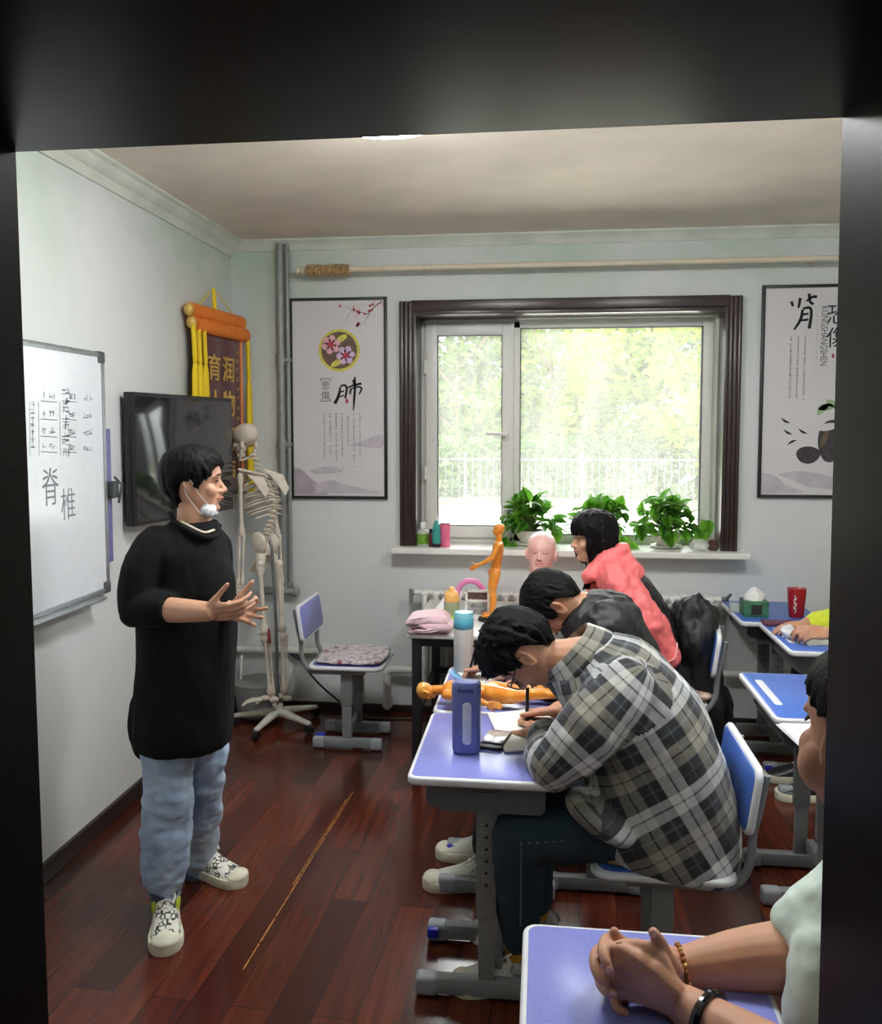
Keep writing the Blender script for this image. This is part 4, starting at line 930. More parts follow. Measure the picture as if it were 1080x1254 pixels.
def add_head(bm, M, ear=1.0, plain=False):
    hb = BM(); loft(hb, [[head_pt(2 * math.pi * i / 28, z) for i in range(28)] for z in [-.112, -.105, -.095, -.08, -.06, -.04, -.02, 0, .018, .038, .06, .082, .095, .104, .110, .1135]])
    # nose, brow, lips, chin, cheeks
    tube(hb, [(.088, 0, .002), (.096, 0, -.015), (.1055, 0, -.032)], [.0065, .0085, .0105], 10)
    for s in (-1, 1):
        ell(hb, (.095, s * .011, -.036), (.010, .008, .007), u=10, v=8)
        if not plain: tube(hb, [(.088, s * .014, .017), (.0865, s * .03, .020), (.077, s * .045, .017)], .0055, 8)
        if not plain: ell(hb, (.063, s * .040, -.030), (.022, .022, .024), u=12, v=8)
        # ear
        em = Matrix.Rotation(R(-14), 3, 'Y') @ Matrix.Rotation(s * R(-18), 3, 'Z')
        ell(hb, (-.004, s * .079, -.012), (.017 * ear, .007, .031 * ear), M=em, u=12, v=8)
        tube(hb, [V((-.004, s * .082, -.012)) + em @ V((.014 * math.cos(a) * ear, s * .004, .028 * math.sin(a) * ear)) for a in [R(-70 + 30 * k) for k in range(9)]], .005, 6)
        ell(hb, (-.001, s * .079, -.040), (.008, .006, .009), u=8, v=6)
    ell(hb, (.086, 0, -.0535), (.010, .021, .0065), u=12, v=8); ell(hb, (.084, 0, -.0655), (.010, .018, .0065), u=12, v=8)
    ell(hb, (.072, 0, -.094), (.016, .020, .014), u=12, v=8)
    hb.transform(M); me = bpy.data.meshes.new('h'); hb.to_mesh(me); hb.free(); bm.from_mesh(me); bpy.data.meshes.remove(me)
def face_bits(par, M, brow=True, open_mouth=0, sides=(-1, 1)):
    for s in sides:
        b = BM(); tube(b, [(.0835, s * .019, .0005), (.0865, s * .030, .003), (.079, s * .044, .0005)], [.0018, .0036, .0016], 8, flat=.8); b.transform(M); obj('eye', b, M_EYEW, par)
        if brow:
            b = BM(); tube(b, [(.0955, s * .015, .021), (.095, s * .031, .027), (.083, s * .049, .022)], [.0022, .003, .0012], 6); b.transform(M); obj('eyebrow', b, M_HAIR, par)
    b = BM(); tube(b, [(.083, -.021, -.0595), (.0955, -.008, -.0575), (.0965, 0, -.0585), (.0955, .008, -.0575), (.083, .021, -.0595)], [.0025, .0042, .0045, .0042, .0025], 8); b.transform(M); obj('lips', b, M_LIP, par)
def interp(tab, a):
    a = abs(a)
    for p, q in zip(tab, tab[1:]):
        if a <= q[0]: return p[1] + (q[1] - p[1]) * (a - p[0]) / (q[0] - p[0])
    return tab[-1][1]
def hair(par, M, line, thick=.012, tufts=150, seed=1, lift=.0, messy=.3, part=0, vox=.0042, extra=None, tipdrop=.01):
    rg = random.Random(seed); hb = BM(); nphi, nt = 44, 12
    def pt(phi, t, off):
        zl = interp(line, math.degrees(phi)); z = zl + (.1135 - zl) * math.sin(t * math.pi / 2)
        p = head_pt(phi, z); n = V((p.x * 1.0, p.y * 1.3, max(p.z, -.02) * 1.1 + .02)).normalized() if z > -.02 else V((p.x, p.y, 0)).normalized()
        return p + n * off
    for k, off in ((0, thick), (1, -.006)):
        g = [[hb.verts.new(pt(-math.pi + 2 * math.pi * i / nphi, j / nt, off * (1 if k else (.35 + .65 * min(1, j / 3))))) for i in range(nphi)] for j in range(nt)]
        if k == 0: g0 = g
        for j in range(nt - 1):
            for i in range(nphi):
                hb.faces.new((g[j][i], g[j][(i + 1) % nphi], g[j + 1][(i + 1) % nphi], g[j + 1][i]))
        hb.faces.new(g[-1])
        if k == 1:
            for i in range(nphi): hb.faces.new((g0[0][i], g0[0][(i + 1) % nphi], g[0][(i + 1) % nphi], g[0][i]))
    for q in range(tufts):
        phi = rg.uniform(-math.pi, math.pi); t1 = rg.choice((0, 0, .06, .15, .3)); t0 = min(.96, t1 + rg.uniform(.35, .8)); dr = rg.gauss(0, .22)
        pts, rad = [], []
        for k in range(6):
            u_ = k / 5; t = t0 + (t1 - t0) * u_; off = thick * (.75 + .3 * rg.random()) + messy * .018 * u_ * rg.random() * (1 if t > .1 else .4)
            p = pt(phi + dr * u_, t, off)
            if u_ == 1 and t1 == 0: p = p + V((0, 0, -tipdrop * rg.random()))
            pts.append(p); rad.append(.0072 * (1 - .55 * u_))
        tube(hb, pts, rad, 6)
    if extra: extra(hb, rg)
    hb.transform(M); hb = remesh(hb, vox, 1, .4)
    return obj('hair', hb, M_HAIR, par, 180)
def hand(bm, w, d, n, lat, curls=(.3,) * 4, s=1.0, thumb=(.7, .65, .25), tcurl=.25, spread=.06, nails=None):
    """w wrist, d finger direction, n direction the palm faces, lat thumb side."""
    d = d.normalized(); lat = (lat - d * lat.dot(d)).normalized(); n = d.cross(lat) if d.cross(lat).dot(n) > 0 else -d.cross(lat)
    offs = (.030, .0105, -.0095, -.028); L0 = (.086, .088, .083, .075)
    tips = []
    for i in range(4):
        k = w + d * (L0[i] * s) + lat * (offs[i] * s)
        tube(bm, [w + lat * (offs[i] * .6 * s) + d * .008, w + d * (L0[i] * .55 * s) + lat * (offs[i] * .95 * s), k], [.0145 * s, .0135 * s, .0108 * s], 8)
        a = 0; p = k; dd = (d + lat * (spread * (1.5 - i))).normalized()
        for j, ln in enumerate(((.041, .026, .020), (.045, .030, .021), (.042, .028, .021), (.033, .020, .018))[i]):
            a += curls[i] * (.9, 1.1, .75)[j]
            q = p + (dd * math.cos(a) + n * math.sin(a)) * (ln * s); r0 = (.0098, .0086, .0078)[j] * s; tube(bm, [p, q], [r0, r0 * .9], 8); p = q
        tips.append(p)
    b0 = w + d * .018 * s + lat * .024 * s; td = (lat * thumb[0] + d * thumb[1] + n * thumb[2]).normalized(); p = b0
    for j, (ln, r0) in enumerate(((.042, .0145), (.034, .0105), (.027, .0095))):
        tt = (td + (d * .9 - lat * .5 + n * .2) * (tcurl * j)).normalized(); q = p + tt * (ln * s); tube(bm, [p, q], [r0 * s, r0 * .86 * s], 8); p = q
    tips.append(p); return tips
def limb(bm, pts, rad, smooth=3, n=14): tube(bm, pts, rad, n, smooth=smooth)
def uv_bones(bm, bones):
    """cloth coordinates: metres along / around the nearest limb."""
    uvl = bm.loops.layers.uv.new('cloth')
    fr_ = []
    for a, b, ref, rr in bones:
        d = (b - a); L_ = d.length; d = d / L_; u = (ref - d * ref.dot(d)).normalized(); fr_.append((a, d, L_, u, d.cross(u), rr))
    for f in bm.faces:
        c = f.calc_center_median(); best = None
        for q in fr_:
            t = min(max((c - q[0]).dot(q[1]), 0), q[2]); dist = (c - q[0] - q[1] * t).length - q[5]
            if best is None or dist < best[0]: best = (dist, q)
        q = best[1]; a0 = None
        for l in f.loops:
            r = l.vert.co - q[0]; ang = math.atan2(r.dot(q[4]), r.dot(q[3]))
            if a0 is None: a0 = ang
            while ang - a0 > math.pi: ang -= 2 * math.pi
            while ang - a0 < -math.pi: ang += 2 * math.pi
            l[uvl].uv = (r.dot(q[1]), ang * q[5])
def plaid_mat():
    t = NT('plaid_flannel'); t.b.inputs['Roughness'].default_value = .9; t.b.inputs['Sheen Weight'].default_value = .15
    uv = t.n('ShaderNodeUVMap'); uv.uv_map = 'cloth'; sp = t.n('ShaderNodeSeparateXYZ'); t.l(uv.outputs[0], sp.inputs[0])
    def bands(o, per, sh):
        m = t.n('ShaderNodeMath', operation='MULTIPLY_ADD'); m.inputs[1].default_value = 1 / per; m.inputs[2].default_value = sh; t.l(o, m.inputs[0])
        f = t.n('ShaderNodeMath', operation='FRACT'); t.l(m.outputs[0], f.inputs[0])
        W, G, T, B, N = lin((222, 224, 224)), lin((108, 114, 120)), lin((152, 148, 134)), lin((14, 17, 22)), lin((30, 38, 50))
        return t.ramp(f.outputs[0], [(0, W), (.10, W), (.105, G), (.125, G), (.13, W), (.235, W), (.25, B), (.33, N), (.36, G), (.375, N), (.47, B), (.485, B), (.50, T), (.60, T), (.605, B), (.62, B), (.625, T), (.735, T), (.75, B), (.82, N), (.86, B), (.865, G), (.88, B), (.985, B)])
    a, b = bands(sp.outputs[0], .225, .1), bands(sp.outputs[1], .225, .35)
    c = t.mix(.5, a, b)
    w = t.n('ShaderNodeTexWave', wave_type='BANDS', bands_direction='DIAGONAL'); w.inputs['Scale'].default_value = 160; t.l(uv.outputs[0], w.inputs['Vector'])
    c = t.mix(t.ramp(w.outputs['Fac'], [(.3, (0, 0, 0, 1)), (.7, (.12, .12, .12, 1))]), c, lin((150, 150, 146)))
    t.l(c, t.b.inputs['Base Color']); t.bump(t.noise(t.coord(), 260, 2), .15, .002); return t.m
M_PLAID = plaid_mat()
def denim(name, c1, c2):
    t = NT(name); t.b.inputs['Roughness'].default_value = .85; vec = t.coord((1, 1, .6)); n = t.noise(vec, 7, 4); n2 = t.noise(t.coord(), 320, 2)
    t.l(t.mix(t.ramp(n2, [(.3, (0, 0, 0, 1)), (.7, (.2, .2, .2, 1))]), t.ramp(n, [(.3, lin(c1)), (.72, lin(c2))]), lin(tuple(x * .7 for x in c1))), t.b.inputs['Base Color']); t.bump(n2, .2, .002); return t.m
M_DENIM = denim('light_denim', (136, 160, 194), (196, 212, 228)); M_DENIM2 = denim('dark_denim', (24, 44, 56), (38, 62, 74))
M_KNIT = mat('black_knit', (9, 10, 11), .9, var=.1, vs=50, bump=.3, bs=260, spec=.25)
M_BLKJ = mat('black_jacket', (20, 21, 23), .55, var=.1, vs=20, bump=.1, bs=120)
M_PINKJ = mat('coral_pink_jacket', (238, 116, 116), .5, var=.05, vs=12, bump=.1, bs=120)
M_SOLE = mat('cream_sole', (216, 212, 190), .6)
def shoe_mat():
    t = NT('sneaker_white_black'); t.b.inputs['Roughness'].default_value = .6; vec = t.coord((1, 1, 1.6)); v = t.n('ShaderNodeTexVoronoi', feature='DISTANCE_TO_EDGE'); v.inputs['Scale'].default_value = 55; t.l(vec, v.inputs['Vector'])
    n = t.noise(vec, 30, 2)
    m = t.n('ShaderNodeMath', operation='MULTIPLY'); t.l(t.ramp(v.outputs['Distance'], [(.08, (1, 1, 1, 1)), (.16, (0, 0, 0, 1))]), m.inputs[0]); t.l(t.ramp(n, [(.46, (0, 0, 0, 1)), (.5, (1, 1, 1, 1))]), m.inputs[1])
    t.l(t.mix(m.outputs[0], lin((222, 220, 208)), lin((30, 30, 32))), t.b.inputs['Base Color']); return t.m
M_SNEAK = shoe_mat(); M_SNEAK2 = mat('white_sneaker', (206, 206, 196), .6, var=.05); M_LIMEP = mat('lime_panel', (196, 206, 60), .5); M_LACE = mat('white_lace', (226, 226, 218), .8); M_SNGR = mat('grey_mesh', (150, 154, 148), .8, var=.2, vs=120)
def shoe(par, heel, d, L_=.27, m=None, panel=None, sole_h=.034, toe_m=None):
    d = V((d.x, d.y, 0)).normalized(); s = V((-d.y, d.x, 0)); z = V((0, 0, 1)); heel = V((heel.x, heel.y, .001))
    prof = [(0, .018, .060), (.03, .030, .088), (.10, .036, .105), (.24, .038, .112), (.36, .038, .108), (.46, .041, .088), (.60, .046, .070), (.74, .048, .058), (.87, .044, .046), (.95, .033, .036), (1.0, .014, .022)]
    b = BM(); rg = []
    for t, w, h in cr(prof, 2): rg.append([heel + d * (t * L_) + s * (w * math.copysign(abs(math.cos(a)) ** .8, math.cos(a))) + z * (sole_h * .6 + max(0, h - sole_h * .6) * max(0, math.sin(a)) ** .75 if math.sin(a) > 0 else sole_h * .6) for a in [2 * math.pi * k / 20 for k in range(20)]])
    loft(b, rg); up = obj('shoe', b, m or M_SNEAK, par, 60)
    b = BM(); ol = []
    half = [(0, .0), (.0, .022), (.03, .034), (.12, .040), (.3, .041), (.5, .045), (.7, .052), (.85, .049), (.95, .036), (1.0, .014), (1.01, 0)]
    o1 = cr(half, 2); poly = [(t, w) for t, w in o1] + [(t, -w) for t, w in reversed(o1[1:-1])]
    loft(b, [[heel + d * (t * L_ * (1 + e * .015) - e * .003) + s * (w * (1 + e * .06)) + z * zz for t, w in poly] for zz, e in ((0, 0), (.006, 1), (sole_h * .75, 1), (sole_h, .3))]); obj('sole', b, M_SOLE, up, 50)
    b = BM()
    for k in range(5):
        t = .36 + .065 * k; hgt = .112 - .012 * k - .004 * k; tube(b, [heel + d * (t * L_) + s * (q * .024) + z * (hgt + .006 - abs(q) * .012) for q in (-1, -.5, 0, .5, 1)], .0042, 6, smooth=2)
    tube(b, [heel + d * (.33 * L_) + z * .118 + s * .0, heel + d * (.40 * L_) + z * .112 + s * .03, heel + d * (.48 * L_) + z * .098 + s * .022], .0035, 6, smooth=3); obj('laces', b, M_LACE, up)
    if panel:
        for q in (-1, 1):
            b = BM(); ell(b, heel + d * (.20 * L_) + s * (q * .035) + z * .068, (.060, .012, .030), M=mat3(d, s, z)); obj('side_panel', b, panel, up)
        b = BM(); ell(b, heel + d * (.88 * L_) + z * .034, (.036, .046, .020), M=mat3(d, s, z)); obj('toe_cap', b, toe_m or M_SOLE, up)
    return up
def sect(px, py, Y, rpx, dep, axis):        # torso section: centre, half thickness along `axis` (in the XZ plane), half width in depth
    c = P(px, py, Y); return c, rpx * Y / 1040.0, dep, axis
def torso(bm, secs, k=3, n=28, e=2.3):
    q = cr([tuple(c) + (a, b) + tuple(ax) for c, a, b, ax in secs], k)
    loft(bm, [ring(V(p[:3]), V(p[5:8]).normalized(), V((0, 1, 0)), p[3], p[4], n, e) for p in q])
def garment(name, bm, m, par, vox=.0075, it=5, amp=.006, sc=9, st=(1, 1, 1), seed=1, bones=None):
    bm = remesh(bm, vox, it, .5); wrinkle(bm, amp, sc, st, seed); wrinkle(bm, amp * .35, sc * 3, st, seed + 5, 2)
    if bones: uv_bones(bm, bones)
    return obj(name, bm, m, par, 180)
def person(label, base): return thing('person', label, 'person', base)
Yv, Zv, Xv = V((0, 1, 0)), V((0, 0, 1)), V((1, 0, 0))

# ------------------------------------------------------------------ TEACHER
TY = 2.65
pt_ = person('person standing in long black top and light jeans, mask under chin, hands held out', (P(220, 1100, TY).x, TY, 0))
hM = head_M(P(237.5, 590, TY), V((math.cos(R(12)), math.sin(R(12)), 0.02)), V((-.03, 0, 1)), .925)
bm = BM(); add_head(bm, hM)
limb(bm, [P(238, 606, TY + .01), P(238, 632, TY), P(238, 655, TY + .01)], [.055, .055, .065])
torso(bm, [sect(238, 650, TY, 26, .07, Xv), sect(228, 690, TY, 42, .13, Xv), sect(228, 760, TY, 44, .12, Xv), sect(228, 860, TY, 48, .12, Xv), sect(228, 905, TY, 44, .11, Xv)])
sh1, el1, wr1 = P(184, 676, 2.54), P(167, 745, 2.50), P(252, 749, 2.42)
limb(bm, [sh1 + V((.03, .03, -.02)), el1], [.036, .036], 1); limb(bm, [el1, el1 + (wr1 - el1) * .55, wr1 + (wr1 - el1) * .04], [.042, .039, .030], 2)
n1 = V((0, -.45, .8))
hand(bm, wr1, V((1, .0, .02)), V((.1, -.35, .9)), V((.15, -.55, .85)), (.42, .38, .4, .48), .90, thumb=(.62, .62, .3), tcurl=.0)
sh2, el2, wr2 = P(262, 676, 2.74), P(262, 752, 2.80), P(280, 746, 2.60)
limb(bm, [sh2, el2], [.048, .042], 1); limb(bm, [el2, (el2 + wr2) / 2, wr2], [.042, .038, .029], 2)
hand(bm, wr2, V((.93, -.3, -.04)), V((-.1, -.5, .75)), V((.0, .55, .9)), (.55, .2, .18, .12), .90, thumb=(.8, .5, .2), tcurl=.05, spread=.16)
an1, kn1, hp1 = P(203, 1112, 2.60), P(205, 1005, 2.60), P(210, 900, 2.60)
an2, kn2, hp2 = P(243, 1068, 2.90), P(248, 985, 2.80), P(248, 900, 2.72)
limb(bm, [hp1, kn1, an1, V((an1.x, an1.y, .07))], [.06, .048, .036, .036], 3); limb(bm, [hp2, kn2, an2, V((an2.x, an2.y, .07))], [.05, .032, .022, .028], 3)
bm = remesh(bm, .0043, 2, .5); body = obj('body', bm, M_SKIN, pt_, 180)
face_bits(pt_, hM)
hair(pt_, hM, [(0, .056), (25, .05), (45, .03), (62, .0), (74, -.012), (86, .012), (104, .01), (116, -.03), (135, -.068), (180, -.082)], .018, 240, 3, messy=.45, tipdrop=.016)
bm = BM(); torso(bm, [sect(236, 637, TY, 30, .075, Xv), sect(232, 652, TY, 40, .105, Xv), sect(228, 672, TY, 50, .145, Xv), sect(228, 700, TY, 56, .15, Xv), sect(230, 740, TY, 61, .15, Xv), sect(229, 800, TY, 62, .15, Xv), sect(227, 860, TY, 64, .15, Xv), sect(226, 898, TY, 64, .15, Xv), sect(226, 911, TY, 61, .145, Xv)], n=32, e=2.2)
ell(bm, P(174, 885, TY + .04), (.042, .07, .13))
ell(bm, P(262, 722, TY - .02), (.062, .11, .13))                                        # chest
limb(bm, [P(192, 668, 2.57), P(174, 702, 2.52), P(166, 748, 2.50)], [.075, .068, .058], 3); tube(bm, [el1, el1 + (wr1 - el1) * .25, el1 + (wr1 - el1) * .50], [.062, .060, .053], 16, rnd=False)
limb(bm, [P(258, 668, 2.73), P(266, 710, 2.79), P(268, 748, 2.80)], [.07, .06, .055], 3)
tn_ = garment('tunic', bm, M_KNIT, pt_, .007, 5, .009, 6, (1, 1, .55), 11)
for (ax_, ay_, fx_, fy_) in ((an1.x, an1.y, 0, 0), (an2.x, an2.y, 0, 0)):
    b = BM(); tube(b, [V((ax_, ay_, .20)), V((ax_, ay_, .12)), V((ax_, ay_, .075))], [.044, .043, .046], 14, rnd=False); obj('sock', b, mat('grey_sock', (120, 124, 130), .9), pt_)
b = BM(); cpts = [P(x, y, TY + dy) for x, y, dy in ((209, 629, .04), (214, 640, -.05), (232, 650, -.092), (250, 658, -.085), (263, 656, -.03), (268, 644, .04))]; tube(b, cpts, .010, 8, smooth=4); obj('collar_band', b, M_KNIT, tn_)
b = BM(); tube(b, [P(x, y - 4, TY + dy) for x, y, dy in ((222, 643, -.065), (236, 650, -.088), (250, 656, -.082), (262, 653, -.028))], .004, 8, smooth=4); obj('inner_collar', b, mat('cream_collar', (214, 204, 186), .8), tn_)
bm = BM()
limb(bm, [P(207, 890, 2.60), P(206, 940, 2.60), P(205, 1000, 2.60), P(202, 1050, 2.60), P(201, 1076, 2.60), P(203, 1092, 2.60)], [.086, .080, .080, .077, .070, .046], 3, 18)
limb(bm, [P(250, 895, 2.75), P(249, 950, 2.78), P(247, 1000, 2.83), P(244, 1030, 2.88), P(243, 1048, 2.90), P(243, 1060, 2.90)], [.075, .072, .069, .066, .063, .050], 3, 18)
ell(bm, P(228, 880, 2.66), (.135, .13, .1)); ell(bm, P(249, 915, 2.76), (.085, .09, .14)); ell(bm, P(208, 925, 2.62), (.08, .08, .12))
jn = garment('jeans', bm, M_DENIM, pt_, .0065, 3, .013, 7, (1, 1, 1.5), 21)
for (px, py, Y, r_) in ((202.5, 1100, 2.60, .047), (243, 1064, 2.90, .050)):
    b = BM(); c = P(px, py, Y); n = 40
    loft(b, [[c + V((math.cos(a) * (r_ * k + .003 * math.sin(a * 14)), math.sin(a) * (r_ * k + .003 * math.sin(a * 14)), dz)) for a in [2 * math.pi * i / n for i in range(n)]] for dz, k in ((.035, 1.15), (.02, 1.0), (-.005, .95), (-.025, .98), (-.03, .9))]); obj('gathered_cuff', b, mat('cuff_denim', (74, 88, 108), .9), jn, 60)
_t = PZ(203, 1172, 0); _h = PZ(204, 1113, 0); shoe(pt_, _t + (_h - _t).normalized() * .262, _t - _h, .262, M_SNEAK, M_LIMEP)
shoe(pt_, V((an2.x - .05, an2.y + .03, 0)), V((.86, -.32, 0)), .265, M_SNEAK, M_LIMEP)
# mask pulled under the chin with ear loop
bm = BM(); ell(bm, (.052, -.030, -.098), (.030, .036, .024), M=Matrix.Rotation(R(30), 3, 'Y')); ell(bm, (.046, .0, -.112), (.034, .05, .012)); bm.transform(hM); bm = remesh(bm, .004, 3); wrinkle(bm, .004, 70, seed=3); mk = obj('face_mask', bm, mat('white_mask', (226, 230, 236), .7), pt_, 180)
for s in (-1, 1):
    b = BM(); tube(b, [(.058, s * .046, -.082), (.03, s * .074, -.04), (.012, s * .086, .0), (-.004, s * .088, .014), (-.016, s * .086, -.006), (-.008, s * .080, -.046), (.03, s * .060, -.108)], .0017, 6, smooth=4); b.transform(hM); obj('ear_loop', b, M_LACE, mk)

# ------------------------------------------------------------------ STUDENT IN PLAID
AY = 2.45
pa_ = person('seated student in black and white plaid shirt and glasses, writing at the front desk', (.33, AY, .0))
fw_a, up_a = V((-.28, .03, -.96)), V((-.96, 0.02, .28))
hM = head_M(P(640, 796, AY), fw_a, up_a, 1.0)
bm = BM(); add_head(bm, hM, 1.05)
limb(bm, [P(655, 806, AY), P(690, 808, AY), P(728, 808, AY)], [.055, .060, .075], 2)
torso(bm, [sect(715, 800, AY, 24, .07, V((.6, 0, .8))), sect(752, 835, AY, 42, .16, V((.75, 0, .66))), sect(790, 920, AY, 56, .16, V((.95, 0, .3))), sect(800, 1030, AY, 56, .16, Xv)])
shn, eln, wrn = P(752, 842, 2.27), P(668, 940, 2.26), P(668, 893, 2.50)
shf, elf, wrf = P(748, 835, 2.66), P(742, 890, 2.80), P(682, 868, 2.68); wrf.z = .742; elf.z = .76; wrn.z = .735
limb(bm, [shn, eln], [.05, .04], 1); limb(bm, [eln, wrn], [.04, .03], 1); limb(bm, [shf, elf], [.05, .04], 1); limb(bm, [elf, (elf + wrf) / 2, wrf], [.042, .036, .028], 2)
hand(bm, wrf, V((-1, -.02, -.10)), V((.0, -.35, -.9)), V((-.1, -.85, .35)), (.75, .85, .95, 1.0), 1.0, thumb=(.45, .85, .1), tcurl=.1)
hand(bm, wrn, V((-.3, 1, -.05)), V((0, 0, -1)), V((-1, -.2, 0)), (.2,) * 4, 1.0)
knn, ann = P(634, 1026, 2.34), P(636, 1180, 2.42); ann.z = .10
knf, anf = V((knn.x + .02, 2.62, knn.z - .01)), V((knn.x + .05, 2.62, .1))
hpn, hpf = P(830, 1040, 2.36), P(830, 1040, 2.54); hpf.z = hpn.z = .53
for h_, k_, a_ in ((hpn, knn, ann), (hpf, knf, anf)): limb(bm, [h_, k_], [.075, .052], 1); limb(bm, [k_, (k_ + a_) / 2 + V((.01, 0, 0)), a_, V((a_.x, a_.y, .06))], [.052, .048, .034, .034], 2)
bm = remesh(bm, .0045, 2, .5); obj('body', bm, M_SKIN2, pa_, 180); face_bits(pa_, hM)
def ex(hb, rg):
    for q in range(60):
        a = rg.uniform(-2.2, 2.2); p = head_pt(a, rg.uniform(.06, .112)); n = V((p.x, p.y, p.z)).normalized(); d = (n * .5 + V((rg.uniform(-.1, .9), rg.uniform(-.6, .6), rg.uniform(-.1, .4)))).normalized()
        tube(hb, [p, p + n * .014, p + n * .016 + d * rg.uniform(.012, .026)], [.008, .006, .003], 6)
hair(pa_, hM, [(0, .052), (30, .048), (48, .035), (60, .004), (76, -.012), (90, .02), (106, .012), (118, -.03), (140, -.062), (180, -.078)], .017, 200, 8, messy=.8, extra=ex, tipdrop=.004)
bm = BM()
SA = [sect(699, 806, AY, 46, .085, V((.72, 0, .69))), sect(722, 818, AY, 55, .15, V((.66, 0, .75))), sect(755, 842, AY, 66, .205, V((.68, 0, .73))), sect(782, 886, AY, 78, .215, V((.86, 0, .5))), sect(797, 935, AY, 86, .215, V((.95, 0, .3))), sect(804, 980, AY, 95, .215, V((.985, 0, .17))), sect(806, 1012, AY, 98, .215, V((1, 0, .0))), sect(812, 1038, AY, 90, .205, V((1, 0, -.18)))]
torso(bm, SA, 3, 32, 2.4)
limb(bm, [P(765, 845, 2.30), P(722, 893, 2.25), P(676, 938, 2.25)], [.094, .088, .068], 3, 18); limb(bm, [P(676, 938, 2.25), P(668, 920, 2.36), wrn + V((.0, -.04, .012))], [.068, .062, .05], 3, 16)
limb(bm, [P(752, 835, 2.62), elf + V((0, 0, .01)), wrf + V((.05, .01, .005))], [.085, .065, .045], 3, 16)
ell(bm, P(738, 1000, 2.29), (.115, .11, .045), M=Matrix.Rotation(R(30), 3, 'Y'))          # shirt front draped on the lap
bn = [(P(700, 790, AY), P(868, 1060, AY), V((0, -1, 0)), .20), (P(772, 838, 2.27), P(676, 942, 2.23), V((.3, -1, .3)), .085), (P(676, 942, 2.23), wrn, V((-1, 0, 1)), .055), (P(752, 835, 2.66), elf, V((0, 1, 0)), .08), (elf, wrf, V((0, -1, 1)), .05)]
sht = garment('plaid_shirt', bm, M_PLAID, pa_, .0056, 5, .008, 7, (1, 1, 1), 31, bn)
# collar, folded around the neck
b = BM(); rings = []
cc = P(703, 803, AY); ax = V((.80, 0, .60)).normalized(); al = V((-.60, 0, .80)).normalized(); al = V((-.75, 0, .66)).normalized(); ax = V((.66, 0, .75)).normalized()
for tt, ru, rv in ((-.035, .135, .125), (-.012, .128, .112), (.012, .117, .096), (.03, .109, .088), (.034, .103, .083), (.026, .099, .080), (0, .102, .083)): rings.append(ring(cc + al * tt, ax, Yv, ru * .92, rv * .92, 30, 2.2))
loft(b, rings, False); bm2 = b; 
uv_bones(bm2, [(cc - al * .1, cc + al * .1, V((0, -1, 0)), .1)])
cl_ = obj('collar', bm2, M_PLAID, sht, 60); so_ = cl_.modifiers.new('s', 'SOLIDIFY'); so_.thickness = .006
# shoulder seam on the near sleeve
b = BM(); sc_ = P(758, 852, 2.30); sa = (P(722, 893, 2.25) - P(765, 845, 2.30)).normalized(); s1, s2, _ = frame(sa)
bm = BM(); limb(bm, [hpn + V((.05, 0, .0)), (hpn + knn) / 2 + V((0, 0, .015)), knn], [.10, .092, .078], 3, 18); limb(bm, [knn, knn * .6 + ann * .4, V((ann.x, ann.y, .15))], [.078, .074, .058], 3, 18)
limb(bm, [hpf + V((.05, 0, 0)), (hpf + knf) / 2 + V((0, 0, .012)), knf], [.10, .09, .076], 3, 18); limb(bm, [knf, (knf + anf) / 2, V((anf.x, anf.y, .15))], [.076, .07, .056], 3, 18)
ell(bm, (hpn + hpf) / 2 + V((.05, 0, .0)), (.12, .17, .075))
jn2 = garment('jeans', bm, M_DENIM2, pa_, .007, 4, .006, 9, (1, 1, 1), 41)
from mathutils.bvhtree import BVHTree
JB = BVHTree.FromPolygons([v.co for v in jn2.data.vertices], [tuple(q.vertices) for q in jn2.data.polygons]); jo = pa_.location
b = BM()
for i in range(26):
    t = i / 25; p = (knn + V((.012, 0, .02))) * (1 - t) + V((ann.x + .004, ann.y, .17)) * t
    if i > 20: p = knn + V((.012 + (i - 20) * .022, 0, .022 + (i - 20) * .003))
    h = JB.ray_cast(p - jo + V((0, -.4, 0)), V((0, 1, 0)))[0]
    if h is not None: box(b, h + jo, (.004, .003, .009) if i <= 20 else (.009, .003, .004))
raw('seam_stitching', b, mat('stitch_thread', (96, 118, 124), .8), jn2)
b = BM(); tube(b, [V((ann.x, ann.y, .17)), V((ann.x - .0, ann.y, .08))], .042, 12); obj('sock', b, mat('mustard_sock', (190, 136, 40), .9), pa_)
b = BM(); tube(b, [V((anf.x, anf.y, .17)), V((anf.x, anf.y, .08))], .042, 12); obj('sock', b, MATS['mustard_sock'], pa_)
shoe(pa_, V((ann.x + .075, ann.y + .02, 0)), V((-1, -.28, 0)), .28, M_SNEAK2, M_SNGR); shoe(pa_, V((anf.x + .075, anf.y, 0)), V((-1, .05, 0)), .28, M_SNEAK2, M_SNGR)
